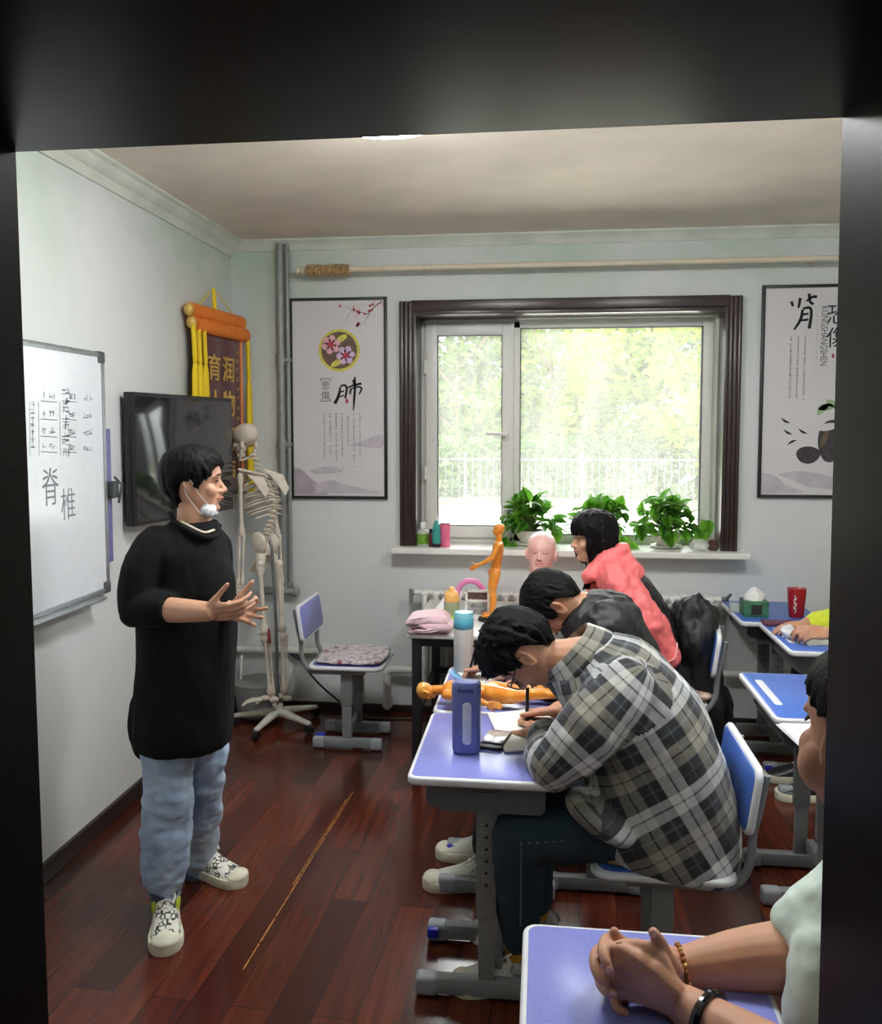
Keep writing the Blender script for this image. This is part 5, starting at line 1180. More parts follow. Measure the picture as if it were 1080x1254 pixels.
# glasses
M_SPEC = mat('black_spectacle_frame', (18, 18, 20), .3); M_LENS = mat('spectacle_lens', (236, 240, 242), .05, alpha=.18)
gl = None
b = BM()
for s in (-1, 1): tube(b, [(.105 - .006 * abs(math.cos(a)), s * (.032 + .026 * math.cos(a)), -.006 + .019 * math.sin(a)) for a in [2 * math.pi * k / 20 for k in range(21)]], .0021, 6, rnd=False)
tube(b, [(.106, -.007, 0), (.109, 0, .002), (.106, .007, 0)], .0018, 6); b.transform(hM); gl = obj('glasses', b, M_SPEC, pa_)
for s in (-1, 1):
    b = BM(); tube(b, [(.100, s * .058, .004), (.075, s * .080, .004), (.0, s * .084, .006), (-.018, s * .082, -.012)], .0022, 6, smooth=3); b.transform(hM); obj('temple_arm', b, M_SPEC, gl)
    b = BM(); ell(b, (.102, s * .032, -.006), (.0012, .025, .018)); b.transform(hM); obj('lens', b, M_LENS, gl)
# pen in the writing hand
def pen(label, tip, top, r_=.0048, m=None):
    r = thing('pen', label, 'pen', tip); d = (top - tip).normalized()
    b = BM(); tube(b, [tip + d * .012, tip + d * .03, top], [r_ * .7, r_, r_], 10, rnd=False); obj('barrel', b, m or M_BLK, r, 40)
    b = BM(); tube(b, [tip, tip + d * .013], [.0006, r_ * .7], 8, rnd=False); obj('nib', b, M_ALU, r)
    b = BM(); tube(b, [top - d * .05 + V((0, -r_ * 1.3, 0)), top + V((0, -r_ * 1.3, 0))], .0014, 6); obj('clip', b, M_BLK, r); return r
pw = wrf + V((-.10, -.035, 0)); pen('black pen held upright by the plaid student over the cream notebook', V((pw.x + .005, pw.y - .01, TOPZ + .008)), P(646, 842, 2.64), .006)

# ------------------------------------------------------------------ STUDENT IN BLACK JACKET
BY = 3.06
pb_ = person('seated student in a black jacket bent over the second desk writing, behind the plaid student', (.36, BY, 0))
hM = head_M(P(680, 738, BY), V((-.26, .03, -.96)), V((-.96, 0.02, .26)), 1.0)
bm = BM(); add_head(bm, hM, 1.05); limb(bm, [P(690, 742, BY), P(712, 744, BY), P(738, 750, BY)], [.055, .058, .07], 2)
torso(bm, [sect(715, 750, BY, 20, .07, V((.6, 0, .8))), sect(742, 775, BY, 34, .15, V((.75, 0, .66))), sect(762, 830, BY, 42, .15, V((.95, 0, .3))), sect(770, 915, BY, 44, .15, Xv)])
wf = PZ(606, 818, .742); ef = V((.12, 3.42, .77)); sf = P(742, 770, 3.26); wn_ = V((-.05, 2.98, .74)); en = V((.12, 2.86, .77)); sn = P(742, 772, 2.88)
limb(bm, [sf, ef], [.05, .04], 1); limb(bm, [ef, (ef + wf) / 2, wf], [.042, .036, .028], 2); limb(bm, [sn, en], [.05, .04], 1); limb(bm, [en, wn_], [.04, .03], 1)
hand(bm, wf, V((-1, -.05, -.08)), V((0, -.3, -.9)), V((-.1, -.85, .35)), (.75, .85, .95, 1.0), .98, thumb=(.45, .85, .1), tcurl=.1); hand(bm, wn_, V((-.6, .8, -.05)), V((0, 0, -1)), V((-1, -.3, 0)), (.2,) * 4, .98)
legs_b = []
for y, fx, fy in ((2.93, -.19, 2.95), (3.19, -.17, 3.15)):
    h_, k_, a_ = V((.32, y, .53)), V((-.10, y, .53)), V((fx, fy, .10)); legs_b.append((h_, k_, a_)); limb(bm, [h_, k_], [.075, .052], 1); limb(bm, [k_, a_, V((a_.x, a_.y, .06))], [.05, .034, .034], 2)
bm = remesh(bm, .0048, 2, .5); obj('body', bm, M_SKIN2, pb_, 180); face_bits(pb_, hM)
hair(pb_, hM, [(0, .05), (30, .046), (48, .03), (60, .0), (76, -.02), (90, .012), (106, .008), (118, -.03), (140, -.058), (180, -.07)], .015, 200, 12, messy=.2, tipdrop=.008)
bm = BM(); torso(bm, [sect(702, 744, BY, 30, .085, V((.72, 0, .69))), sect(720, 752, BY, 40, .13, V((.72, 0, .69))), sect(742, 772, BY, 48, .20, V((.70, 0, .71))), sect(756, 812, BY, 52, .21, V((.88, 0, .47))), sect(764, 860, BY, 56, .21, V((.97, 0, .2))), sect(768, 930, BY, 60, .21, Xv)], 3, 30, 2.4)
limb(bm, [P(744, 768, 2.90), en], [.096, .07], 2); limb(bm, [en, wn_ + V((.05, -.03, 0))], [.065, .045], 2); limb(bm, [P(748, 770, 3.24), ef], [.085, .065], 2); limb(bm, [ef, wf + V((.07, .01, .0))], [.065, .042], 2)
jk = garment('jacket', bm, M_BLKJ, pb_, .0075, 4, .014, 9, (1, 1, 1), 51)
bm = BM()
for h_, k_, a_ in legs_b: limb(bm, [h_, k_], [.10, .076], 2); limb(bm, [k_, V((a_.x, a_.y, .15))], [.076, .056], 2)
ell(bm, (.36, BY, .53), (.12, .17, .08)); garment('trousers', bm, mat('black_trousers', (22, 23, 26), .8), pb_, .008, 4, .006, 8, seed=61)
for (h_, k_, a_), dd in zip(legs_b, (V((-1, -.12, 0)), V((-1, -.05, 0)))): shoe(pb_, V((a_.x + .06, a_.y, 0)), dd, .285, M_SNEAK2, M_SNGR)
pwb = P(586, 806, 3.22); pen('dark pen in the hand of the black-jacket student above the spiral notebook', V((wf.x - .10, wf.y - .04, TOPZ + .008)), V((wf.x - .06, wf.y - .06, .86)))

# ------------------------------------------------------------------ WOMAN IN PINK
CYY = 3.88
pc_ = person('seated person with black bob in coral pink and black jacket by the window', (.52, CYY, 0))
hM = head_M(P(727, 658, CYY), V((-.96, -.26, -.06)), V((-.03, 0, 1)), .95)
bm = BM(); add_head(bm, hM); limb(bm, [P(730, 672, CYY), P(738, 700, CYY), P(746, 720, CYY)], [.052, .052, .07], 2)
torso(bm, [sect(746, 712, CYY, 18, .07, V((.8, 0, .6))), sect(766, 745, CYY, 28, .14, V((.9, 0, .4))), sect(790, 800, CYY, 32, .14, V((.95, 0, .2))), sect(800, 850, CYY, 34, .14, Xv)])
s1_, e1_, w1_ = P(760, 715, 3.74), P(820, 806, 3.70), V((.24, 3.70, .76)); s2_, e2_, w2_ = P(755, 712, 4.04), V((.40, 4.10, .78)), V((.14, 4.02, .74))
for a, b_, c in ((s1_, e1_, w1_), (s2_, e2_, w2_)): limb(bm, [a, b_], [.046, .04], 1); limb(bm, [b_, c], [.04, .028], 1); hand(bm, c, V((-1, 0, -.05)), V((0, 0, -1)), V((0, 1 if a is s1_ else -1, 0)), (.15,) * 4, .92)
legs_c = []
for y in (3.80, 3.98):
    h_, k_, a_ = V((.50, y, .53)), V((.10, y, .53)), V((.10, y, .10)); legs_c.append((h_, k_, a_)); limb(bm, [h_, k_], [.07, .05], 1); limb(bm, [k_, a_, V((a_.x, a_.y, .06))], [.05, .034, .034], 2)
bm = remesh(bm, .0046, 2, .5); obj('body', bm, M_SKIN, pc_, 180); face_bits(pc_, hM)
def ex(hb, rg):
    for q in range(70):
        a = rg.choice((-1, 1)) * rg.uniform(1.0, 3.14); p = head_pt(a, rg.uniform(-.03, .03)); n = V((p.x, p.y, 0)).normalized(); p = p + n * .013
        tube(hb, [p, p + V((rg.uniform(-.0, .012), 0, -.05)) + n * .006, p + V((rg.uniform(-.005, .02), 0, -.10 - rg.uniform(0, .05))) - n * .006], [.010, .010, .005], 6, smooth=2)
    for q in range(14):
        x = rg.uniform(-.02, .03); tube(hb, [(x, .075, -.03), (x + .004, .074, -.10), (x + .02, .062, -.15), (x + .055, .05, -.235)], [.012, .012, .010, .004], 6, smooth=3)
    for q in range(26):
        a = rg.uniform(-.9, .9); p = head_pt(a, .085); e = head_pt(a + rg.uniform(-.1, .1), .022 + rg.uniform(-.004, .008)); tube(hb, [p + V((.008, 0, .008)), (p + e) / 2 + V((.022, 0, .012)) * (1 - abs(a) * .3), e + V((.010, 0, 0))], [.009, .009, .004], 6, smooth=2)
hair(pc_, hM, [(0, .045), (30, .04), (46, .02), (58, -.03), (72, -.06), (95, -.075), (130, -.085), (180, -.09)], .020, 180, 21, messy=.4, extra=ex)
bm = BM(); torso(bm, [sect(752, 706, CYY, 20, .09, V((.8, 0, .6))), sect(768, 726, CYY + .02, 32, .16, V((.8, 0, .6))), sect(783, 762, CYY + .03, 38, .19, V((.9, 0, .35))), sect(793, 800, CYY + .03, 38, .19, V((.97, 0, .2))), sect(800, 850, CYY + .03, 38, .19, Xv)], 3, 28)
for k in range(7): ell(bm, P(748 + k * 4.5, 690 + k * 1.5, CYY - .06 + .035 * k), (.05, .05, .05))
jb = garment('jacket', bm, M_BLKJ, pc_, .0075, 4, .008, 8, seed=71)
bm = BM(); limb(bm, [P(752, 706, 3.74), P(770, 735, 3.70), P(796, 770, 3.68), P(818, 802, 3.68)], [.085, .088, .080, .062], 3, 18); limb(bm, [P(818, 802, 3.68), w1_ + V((.06, 0, 0))], [.062, .042], 2)
limb(bm, [P(752, 706, 4.02), e2_], [.08, .062], 2); limb(bm, [e2_, w2_ + V((.06, 0, 0))], [.06, .042], 2)
torso(bm, [sect(736, 706, CYY - .02, 16, .08, V((.9, 0, .4))), sect(741, 726, CYY - .02, 26, .17, V((.9, 0, .4))), sect(752, 765, CYY - .02, 32, .18, V((.95, 0, .3))), sect(768, 820, CYY - .02, 32, .175, Xv)], 3, 26)
for q in range(7): ell(bm, P(722 + q * 6.5, 705 - q * 5.2, 3.765 + .006 * q), (.038, .05, .034))
ell(bm, P(766, 690, 3.79), (.05, .05, .05)); ell(bm, P(777, 702, 3.76), (.04, .04, .045))
garment('pink_panels', bm, M_PINKJ, jb, .0065, 3, .017, 11, (1, 1, .7), seed=81)
b = BM(); c0_, c1_ = P(822, 795, 3.68), P(814, 808, 3.68); tube(b, [P(829, 788, 3.65), P(826, 806, 3.62), P(812, 812, 3.63)], .004, 6, smooth=3); obj('cuff_piping', b, mat('pale_pink_piping', (246, 170, 170), .5), jb)
bm = BM()
for h_, k_, a_ in legs_c: limb(bm, [h_, k_], [.09, .07], 2); limb(bm, [k_, V((a_.x, a_.y, .13))], [.07, .055], 2)
ell(bm, (.55, CYY, .53), (.12, .16, .08)); garment('trousers', bm, MATS['black_trousers'], pc_, .009, 4, .005, 8, seed=91)
for h_, k_, a_ in legs_c: shoe(pc_, V((a_.x + .06, a_.y, 0)), V((-1, 0, 0)), .25, M_BLK)

# ------------------------------------------------------------------ PERSON WITH CLASPED HANDS BESIDE THE DOORWAY
DYY = 1.27
pd_ = person('person in pale mint T-shirt half behind the right door jamb, hands clasped on desk', (.62, DYY, 0))
M_MINT = mat('mint_cotton', (196, 210, 200), .85, var=.03, bump=.1, bs=200)
hM = head_M(P(1074, 900, 1.16), V((-.50, .86, -.06)), V((.12, .02, 1)), 1.0)
bm = BM(); add_head(bm, hM)
ell(bm, (.055, .048, -.055), (.03, .03, .035), M=None) if False else None
chk = BM(); 
for s in (-1, 1): ell(chk, (.050, s * .042, -.052), (.030, .030, .038))
chk.transform(hM); me_ = bpy.data.meshes.new('c'); chk.to_mesh(me_); chk.free(); bm.from_mesh(me_); bpy.data.meshes.remove(me_)
limb(bm, [V((.43, 1.165, 1.19)), V((.50, 1.19, 1.10)), V((.56, 1.21, 1.04))], [.058, .058, .07], 2)
torso(bm, [(V((.56, 1.23, 1.05)), .06, .09, Xv), (V((.60, 1.25, .96)), .10, .165, Xv), (V((.65, 1.27, .75)), .11, .15, Xv), (V((.66, 1.27, .52)), .12, .16, Xv)])
# far arm (left forearm resting, wrist with gold beads) and near arm (wrist with a black bracelet)
wB = P(833, 1187, 1.44); eB = P(992, 1166, 1.46); sB = V((.58, 1.44, .98)); wA = P(838, 1232, 1.335); eA = V((.46, 1.10, .735)); sA = V((.56, 1.06, .98))
limb(bm, [sB, eB + V((.02, 0, 0))], [.055, .058], 2); limb(bm, [eB + V((.02, 0, 0)), P(969, 1172, 1.455), P(900, 1178, 1.45), wB], [.06, .059, .050, .034], 3, 18)
limb(bm, [sA, eA], [.055, .050], 2); limb(bm, [eA, eA * .5 + wA * .5, wA], [.050, .046, .032], 3, 18)
# near hand: back of the hand towards the doorway
def fing(pts, rr): tube(bm, [P(x, y, Y) for x, y, Y in pts], rr, 10, smooth=2)
for (k, Y) in (((762, 1164), 1.352), ((757, 1180), 1.348), ((760, 1198), 1.345), ((770, 1216), 1.345)):
    tube(bm, [wA + (P(k[0], k[1], Y) - wA) * .02, P((k[0] * .55 + 838 * .45), (k[1] * .58 + 1222 * .42), 1.338), P(k[0], k[1], Y)], [.026, .021, .0125], 10, smooth=2)
ell(bm, P(797, 1196, 1.352), (.040, .022, .040), M=Matrix.Rotation(R(-30), 3, 'Y'))
for pts in ([(762, 1164, 1.352), (744, 1158, 1.372), (748, 1150, 1.41), (765, 1152, 1.43)], [(757, 1180, 1.348), (740, 1176, 1.372), (745, 1170, 1.41), (765, 1172, 1.43)], [(760, 1198, 1.345), (743, 1196, 1.37), (748, 1190, 1.41), (768, 1192, 1.43)], [(770, 1216, 1.345), (756, 1216, 1.365), (758, 1210, 1.40), (775, 1208, 1.42)]): fing(pts, [.0108, .0098, .0088, .0078])
fing([(820, 1205, 1.345), (806, 1172, 1.352), (784, 1158, 1.36), (760, 1157, 1.365)], [.018, .0145, .0108, .0092])          # its thumb, lying along the top
# far hand: palm behind, fingers wrapping over the near hand
tube(bm, [wB, P(795, 1180, 1.42), P(760, 1178, 1.41)], [.033, .036, .034], 12, smooth=2)
for pts, rr in (([(752, 1150, 1.405), (743, 1151, 1.385), (738, 1163, 1.352), (743, 1180, 1.330), (747, 1190, 1.326)], [.0115, .0108, .0098, .0088, .0076]),
                ([(752, 1168, 1.41), (733, 1164, 1.392), (728, 1178, 1.352), (733, 1196, 1.328), (741, 1203, 1.322)], [.0115, .0108, .0098, .0088, .0076]),
                ([(755, 1188, 1.41), (736, 1192, 1.385), (736, 1206, 1.35), (743, 1214, 1.328), (752, 1217, 1.322)], [.011, .0104, .0092, .0084, .0074]),
                ([(765, 1210, 1.405), (752, 1220, 1.385), (753, 1230, 1.352), (760, 1238, 1.332), (766, 1240, 1.328)], [.0095, .009, .0082, .0074, .0064])): fing(pts, rr)
fing([(826, 1190, 1.40), (815, 1172, 1.375), (808, 1154, 1.362), (800, 1142, 1.358)], [.017, .0145, .0112, .0090])              # its thumb, tip up
ell(bm, P(752, 1192, 1.375), (.018, .03, .035)); ell(bm, P(762, 1206, 1.375), (.018, .03, .03))
fing([(770, 1160, 1.40), (757, 1150, 1.392), (752, 1141, 1.388)], [.012, .0105, .0085])
legs_d = []
for y in (1.14, 1.38):
    h_, k_, a_ = V((.60, y, .53)), V((.20, y, .52)), V((.22, y, .10)); legs_d.append((h_, k_, a_)); limb(bm, [h_, k_], [.075, .052], 1); limb(bm, [k_, a_, V((a_.x, a_.y, .06))], [.05, .034, .034], 2)
bm = remesh(bm, .0036, 2, .5); obj('body', bm, M_SKIN2, pd_, 180); face_bits(pd_, hM, False)
def nail(x, y, Y, s_, rot=0, n=V((0, -1, .25))):
    b = BM(); n = n.normalized(); u_ = Xv; u_ = (u_ - n * u_.dot(n)).normalized(); ell(b, P(x, y, Y), (.0046 * s_, .0058 * s_, .0016), M=mat3(u_, n.cross(u_), n) @ Matrix.Rotation(rot, 3, 'Z')); obj('fingernail', b, M_NAIL, pd_)
nail(745.5, 1188, 1.3195, 1); nail(759, 1156.5, 1.3555, 1.1, R(80)); nail(800, 1143.5, 1.3495, 1.1); nail(750, 1216, 1.3155, .9, R(70))
hair(pd_, hM, [(0, .06), (25, .056), (45, .045), (62, .03), (74, .018), (86, .024), (104, .012), (116, -.03), (135, -.068), (180, -.082)], .008, 180, 31, messy=.1, tipdrop=.002)
bm = BM(); torso(bm, [(V((.54, 1.23, 1.075)), .085, .09, Xv), (V((.57, 1.235, 1.03)), .115, .15, Xv), (V((.61, 1.25, .95)), .145, .20, Xv), (V((.65, 1.27, .78)), .15, .185, Xv), (V((.66, 1.27, .6)), .155, .185, Xv), (V((.66, 1.27, .5)), .15, .19, Xv)], 3, 30)
limb(bm, [V((.59, 1.42, 1.0)), V((.56, 1.46, .87)), P(1003, 1142, 1.46)], [.085, .082, .078], 3, 18); limb(bm, [V((.58, 1.07, 1.0)), V((.53, 1.06, .86))], [.082, .078], 2, 18)
tube(bm, [P(1000, 1160, 1.40), P(985, 1220, 1.36), P(985, 1262, 1.34)], [.04, .035, .03], 12, smooth=2)
garment('t_shirt', bm, M_MINT, pd_, .0065, 4, .007, 9, seed=101)
bm = BM()
for h_, k_, a_ in legs_d: limb(bm, [h_, k_], [.095, .072], 2); limb(bm, [k_, V((a_.x, a_.y, .13))], [.072, .055], 2)
ell(bm, (.64, DYY, .53), (.12, .17, .08)); garment('trousers', bm, MATS['black_trousers'], pd_, .009, 4, .005, 8, seed=111)
for h_, k_, a_ in legs_d: shoe(pd_, V((a_.x + .06, a_.y, 0)), V((-1, 0, 0)), .26, M_BLK)
# bracelets
ba = (wA * .86 + eA * .14); bd_ = (eA - wA).normalized(); s_, t_, _ = frame(bd_)
b = BM(); tube(b, [ba + s_ * (.041 * math.cos(a)) + t_ * (.039 * math.sin(a)) for a in [2 * math.pi * k / 28 for k in range(29)]], .0075, 8, rnd=False); o = obj('bracelet', b, mat('glossy_black_bangle', (22, 18, 20), .15)); origin_to(o, ba); tag(o, 'glossy black bangle on the near wrist of the clasped hands', 'bracelet')
bb0 = wB + (eB - wB) * .02 + V((0, -.002, 0)); bd_ = (eB - wB).normalized(); s_, t_, _ = frame(bd_)
r = thing('beaded_bracelet', 'thin gold and amber beaded bracelet on the far wrist of the clasped hands', 'bracelet', bb0); M_AMB = mat('amber_bead', (150, 88, 40), .25); M_GLD = mat('gold_bead', (206, 166, 84), .3, metal=.6)
b = BM(); tube(b, [bb0 + s_ * (.039 * math.cos(a)) + t_ * (.039 * math.sin(a)) for a in [2 * math.pi * k / 28 for k in range(29)]], .0022, 6, rnd=False); obj('cord', b, M_AMB, r)
for k in range(26):
    a = 2 * math.pi * k / 26; b = BM(); ell(b, bb0 + s_ * (.039 * math.cos(a)) + t_ * (.039 * math.sin(a)), (.0045,) * 3, u=10, v=8); obj('bead', b, M_AMB if k % 3 else M_GLD, r)

# ------------------------------------------------------------------ PERSON IN LIME (only hand and cuff show past the jamb)
EY = 3.93
pe_ = person('person in a lime green sleeve, only hand and cuff showing past the right door jamb', (1.62, EY, 0))
M_LIMES = mat('lime_fleece', (206, 218, 62), .85, var=.04)
hM = head_M(V((1.46, EY, 1.22)), V((-1, 0, -.25)), V((-.2, 0, 1)), 1.0); bm = BM(); add_head(bm, hM); limb(bm, [V((1.48, EY, 1.18)), V((1.53, EY, 1.08)), V((1.57, EY, 1.0))], [.055, .058, .07], 2)
torso(bm, [(V((1.57, EY, 1.04)), .06, .09, Xv), (V((1.60, EY, .95)), .10, .165, Xv), (V((1.63, EY, .75)), .11, .15, Xv), (V((1.63, EY, .52)), .12, .16, Xv)])
w_ = P(1016, 768, 3.80); w_.z = .755; e_ = V((1.52, 3.76, .79)); s_ = V((1.60, 3.74, .98)); w2 = V((1.22, 4.05, .74)); e2 = V((1.50, 4.12, .78)); s2 = V((1.6, 4.12, .98))
limb(bm, [s_, e_], [.05, .042], 1); limb(bm, [e_, w_], [.042, .032], 1); limb(bm, [s2, e2], [.05, .042], 1); limb(bm, [e2, w2], [.042, .03], 1)
hand(bm, w_, V((-1, .0, .05)), V((0, .5, -.8)), V((-.2, .8, .5)), (.5, .6, .7, .75), 1.0, thumb=(.4, .85, .2)); hand(bm, w2, V((-1, -.3, -.05)), V((0, 0, -1)), V((0, -1, 0)), (.2,) * 4, 1.0)
legs_e = []
for y in (EY - .1, EY + .1):
    h_, k_, a_ = V((1.62, y, .53)), V((1.22, y, .52)), V((1.24, y, .10)); legs_e.append((h_, k_, a_)); limb(bm, [h_, k_], [.075, .052], 1); limb(bm, [k_, a_, V((a_.x, a_.y, .06))], [.05, .034, .034], 2)
bm = remesh(bm, .0055, 2, .5); obj('body', bm, M_SKIN2, pe_, 180); face_bits(pe_, hM)
hair(pe_, hM, [(0, .055), (25, .05), (45, .03), (62, .004), (74, -.012), (86, .012), (104, .01), (116, -.03), (135, -.068), (180, -.082)], .015, 90, 41, vox=.006)
bm = BM(); torso(bm, [(V((1.56, EY, 1.06)), .08, .09, Xv), (V((1.58, EY, 1.0)), .115, .16, Xv), (V((1.61, EY, .9)), .14, .19, Xv), (V((1.63, EY, .72)), .145, .18, Xv), (V((1.63, EY, .5)), .15, .19, Xv)], 3, 26)
for a, b_, c in ((s_, e_, w_), (s2, e2, w2)): limb(bm, [a, b_], [.08, .065], 2); limb(bm, [b_, c + (b_ - c).normalized() * .035], [.065, .048], 2)
garment('fleece', bm, M_LIMES, pe_, .009, 4, .006, 8, seed=121)
bm = BM()
for h_, k_, a_ in legs_e: limb(bm, [h_, k_], [.095, .072], 2); limb(bm, [k_, V((a_.x, a_.y, .13))], [.072, .055], 2)
ell(bm, (1.64, EY, .53), (.12, .17, .08)); garment('trousers', bm, MATS['black_trousers'], pe_, .010, 3, .004, 8, seed=131)
for h_, k_, a_ in legs_e: shoe(pe_, V((a_.x + .06, a_.y, 0)), V((-1, 0, 0)), .26, M_BLK)
# ------------------------------------------------------------------ coats over the window-side chair
bm = BM(); q = cr([(838, 752, 22, .10), (845, 744, 26, .13), (846, 775, 27, .17), (850, 810, 26, .18), (853, 850, 26, .18), (858, 880, 22, .16)], 3)
rings = [ring(P(x, y, 3.97), Xv, Yv, r_ * 3.97 / 1040, dd, 26, 2.6) for x, y, r_, dd in q[3:]]; loft(bm, rings)
limb(bm, [P(835, 760, 3.9), P(845, 748, 3.9), P(862, 752, 3.92), P(865, 775, 3.92)], [.05, .065, .06, .04], 3); limb(bm, [P(866, 845, 4.05), P(880, 870, 4.12), P(883, 905, 4.12)], [.075, .08, .07], 3)
bm = remesh(bm, .0075, 4, .5); wrinkle(bm, .028, 10, (1, 1, .35), 7); wrinkle(bm, .010, 24, (1, 1, .4), 9)
o = obj('coat', bm, M_BLKJ, None, 180); origin_to(o, P(850, 800, 3.97)); tag(o, 'black coat draped over the chair back behind the woman in the pink jacket', 'coat')
M_REDF = floral('red_floral', (214, 186, 168), [(176, 60, 62), (226, 206, 190), (120, 36, 44)], 26)
b = BM(); c = V((.585, 3.93, SZ + .003)); cushion(b, .40, .37, .05, (0, 0, 0)); b.transform(Matrix.Translation(c) @ Matrix.Rotation(R(-9), 4, 'Z')); o = obj('cushion', b, M_REDF, None, 180); origin_to(o, c); tag(o, 'red floral cushion on the chair of the woman in the pink jacket', 'cushion')
b = BM(); c = V((.345, 2.44, SZ + .003)); cushion(b, .36, .36, .025, (0, 0, 0)); b.transform(Matrix.Translation(c)); o = obj('cushion', b, floral('brown_floral', (120, 96, 64), [(70, 56, 44), (160, 132, 90), (60, 44, 36)], 30), None, 180); origin_to(o, c); tag(o, 'brown patterned thin cushion under the plaid student', 'cushion')
# ================================================================== SKELETON, FIGURES, MANNEQUIN HEAD
M_BONE = mat('ivory_bone', (212, 202, 186), .5, var=.06, vs=20)
M_STAND = mat('cream_metal_stand', (206, 204, 192), .4); M_CHROME = mat('dull_chrome', (150, 152, 152), .3, metal=.8); M_BRED = mat('muscle_red', (146, 48, 50), .6)
SY = 4.44
sk = thing('skeleton_model', 'life-size teaching skeleton on a wheeled stand in the corner beside the television', 'skeleton', V((P(335, 880, SY).x, SY, 0)))
def SP(x, y, d=0): return P(x, y, SY + d)
sM = head_M(SP(301, 541), V((-.86, .42, -.22)), V((-.14, .06, 1)), .86)
b = BM(); ell(b, (-.008, 0, .045), (.098, .074, .070)); ell(b, (.055, 0, -.01), (.034, .052, .05)); tube(b, [(.07, -.03, .02), (.084, 0, .026), (.07, .03, .02)], .010, 8)
for s in (-1, 1): tube(b, [(.068, s * .046, -.016), (.04, s * .062, -.022), (-.005, s * .064, -.02)], .0065, 8); ell(b, (-.02, s * .058, -.03), (.018, .012, .026))
ell(b, (.066, 0, -.045), (.022, .03, .02)); b.transform(sM); b = remesh(b, .004, 2); obj('skull', b, M_BONE, sk, 180)
for s in (-1, 1):
    q = BM(); ell(q, (.079, s * .028, .002), (.014, .017, .015)); q.transform(sM); obj('eye_socket', q, mat('bone_shadow_cavity', (72, 60, 50), .9), sk)
q = BM(); ell(q, (.090, 0, -.024), (.008, .010, .014)); q.transform(sM); obj('nose_cavity', q, MATS['bone_shadow_cavity'], sk)
b = BM(); tube(b, [(-.008, -.056, -.03), (.004, -.054, -.075), (.05, -.034, -.098), (.078, 0, -.102), (.05, .034, -.098), (.004, .054, -.075), (-.008, .056, -.03)], .0085, 8, smooth=3); b.transform(sM); obj('jaw', b, M_BONE, sk)
b = BM()
for k in range(12):
    a = -1.2 + 2.4 * k / 11
    for z in (-.066, -.078): ell(b, (.052 + .026 * math.cos(a), .030 * math.sin(a), z), (.0045, .004, .006), u=6, v=5)
b.transform(sM); obj('teeth', b, mat('ivory_teeth', (226, 220, 204), .3), sk)
# spine
spine = cr([tuple(SP(*q)) for q in ((310, 557, .0), (317, 575, .02), (326, 592, .03), (333, 612, .03), (333, 632, .01), (327, 648, -.01), (325, 660, .0))], 6)
b = BM()
for i, p in enumerate(spine[::2] if len(spine) > 30 else spine):
    p = V(p); ell(b, p, (.016 + .0002 * i, .018, .0085), u=10, v=6); tube(b, [p, p + V((.034, -.012, -.014))], [.007, .004], 6); tube(b, [p + V((-.004, -.03, 0)), p + V((-.004, .03, 0))], .0045, 6)
obj('spine', b, M_BONE, sk)
# rib cage: 11 visible pairs around an axis leaning with the spine; chest faces left and away
fwd = V((-.86, .42, 0)).normalized(); lat = V((-fwd.y, fwd.x, 0))
for k in range(11):
    t = k / 10; p = V(spine[int(8 + t * 15)]); w = (.055 + .065 * math.sin(min(1, t * 1.25 + .12) * math.pi * .62)); dp = .085 + .06 * math.sin(t * math.pi * .8 + .2)
    for s in (-1, 1):
        pts = []; end = 165 if k < 7 else 165 - (k - 6) * 26
        for a in range(0, end + 1, 15):
            r_ = R(a); pts.append(p + fwd * (dp * (1 - math.cos(r_)) * .72 - .02 * math.sin(r_)) + lat * (s * w * math.sin(r_) * (1.0 if a < 90 else .95)) + V((0, 0, -.065 * (1 - math.cos(r_)) * .6)))
        b = BM(); tube(b, pts, .0055, 6, flat=.8); obj('rib', b, M_BONE, sk)
pst = V(spine[10]) + fwd * .135 + V((0, 0, -.05)); b = BM(); box(b, pst + V((0, 0, -.05)), (.012, .03, .15), M=mat3(fwd, lat, Zv), bev=.005); obj('sternum', b, M_BONE, sk)
shn_, shf_ = SP(294, 577, -.10), SP(322, 577, .16)
b = BM(); sc0 = [SP(297, 575, -.10), SP(322, 583, -.06), SP(330, 600, -.05), SP(325, 610, -.06), SP(313, 592, -.09)]; prism(b, sc0, V((-.004, .010, 0))); tube(b, [SP(324, 582, -.06), SP(308, 578, -.10), SP(293, 575, -.115)], [.005, .007, .009], 8, smooth=2); bmesh.ops.bevel(b, geom=list(b.edges), offset=.002, segments=1, affect='EDGES'); obj('scapula', b, M_BONE, sk)
b = BM(); prism(b, [p + V((.06, .16, -.0)) for p in sc0], V((-.004, .01, 0))); obj('scapula', b, M_BONE, sk)
b = BM(); tube(b, [shn_, (shn_ + pst) / 2 + V((0, 0, .03)), pst + V((0, 0, .03))], .006, 8, smooth=3); obj('clavicle', b, M_BONE, sk)
def bone(name, a, c, r0, k0=1.7, k1=1.8, par=sk):
    d = c - a; b = BM(); tube(b, [a, a + d * .06, a + d * .18, a + d * .5, a + d * .82, a + d * .94, c], [r0 * k0 * .8, r0 * k0, r0 * 1.1, r0, r0 * 1.1, r0 * k1, r0 * k1 * .8], 10, smooth=2); return obj(name, b, M_BONE, par)
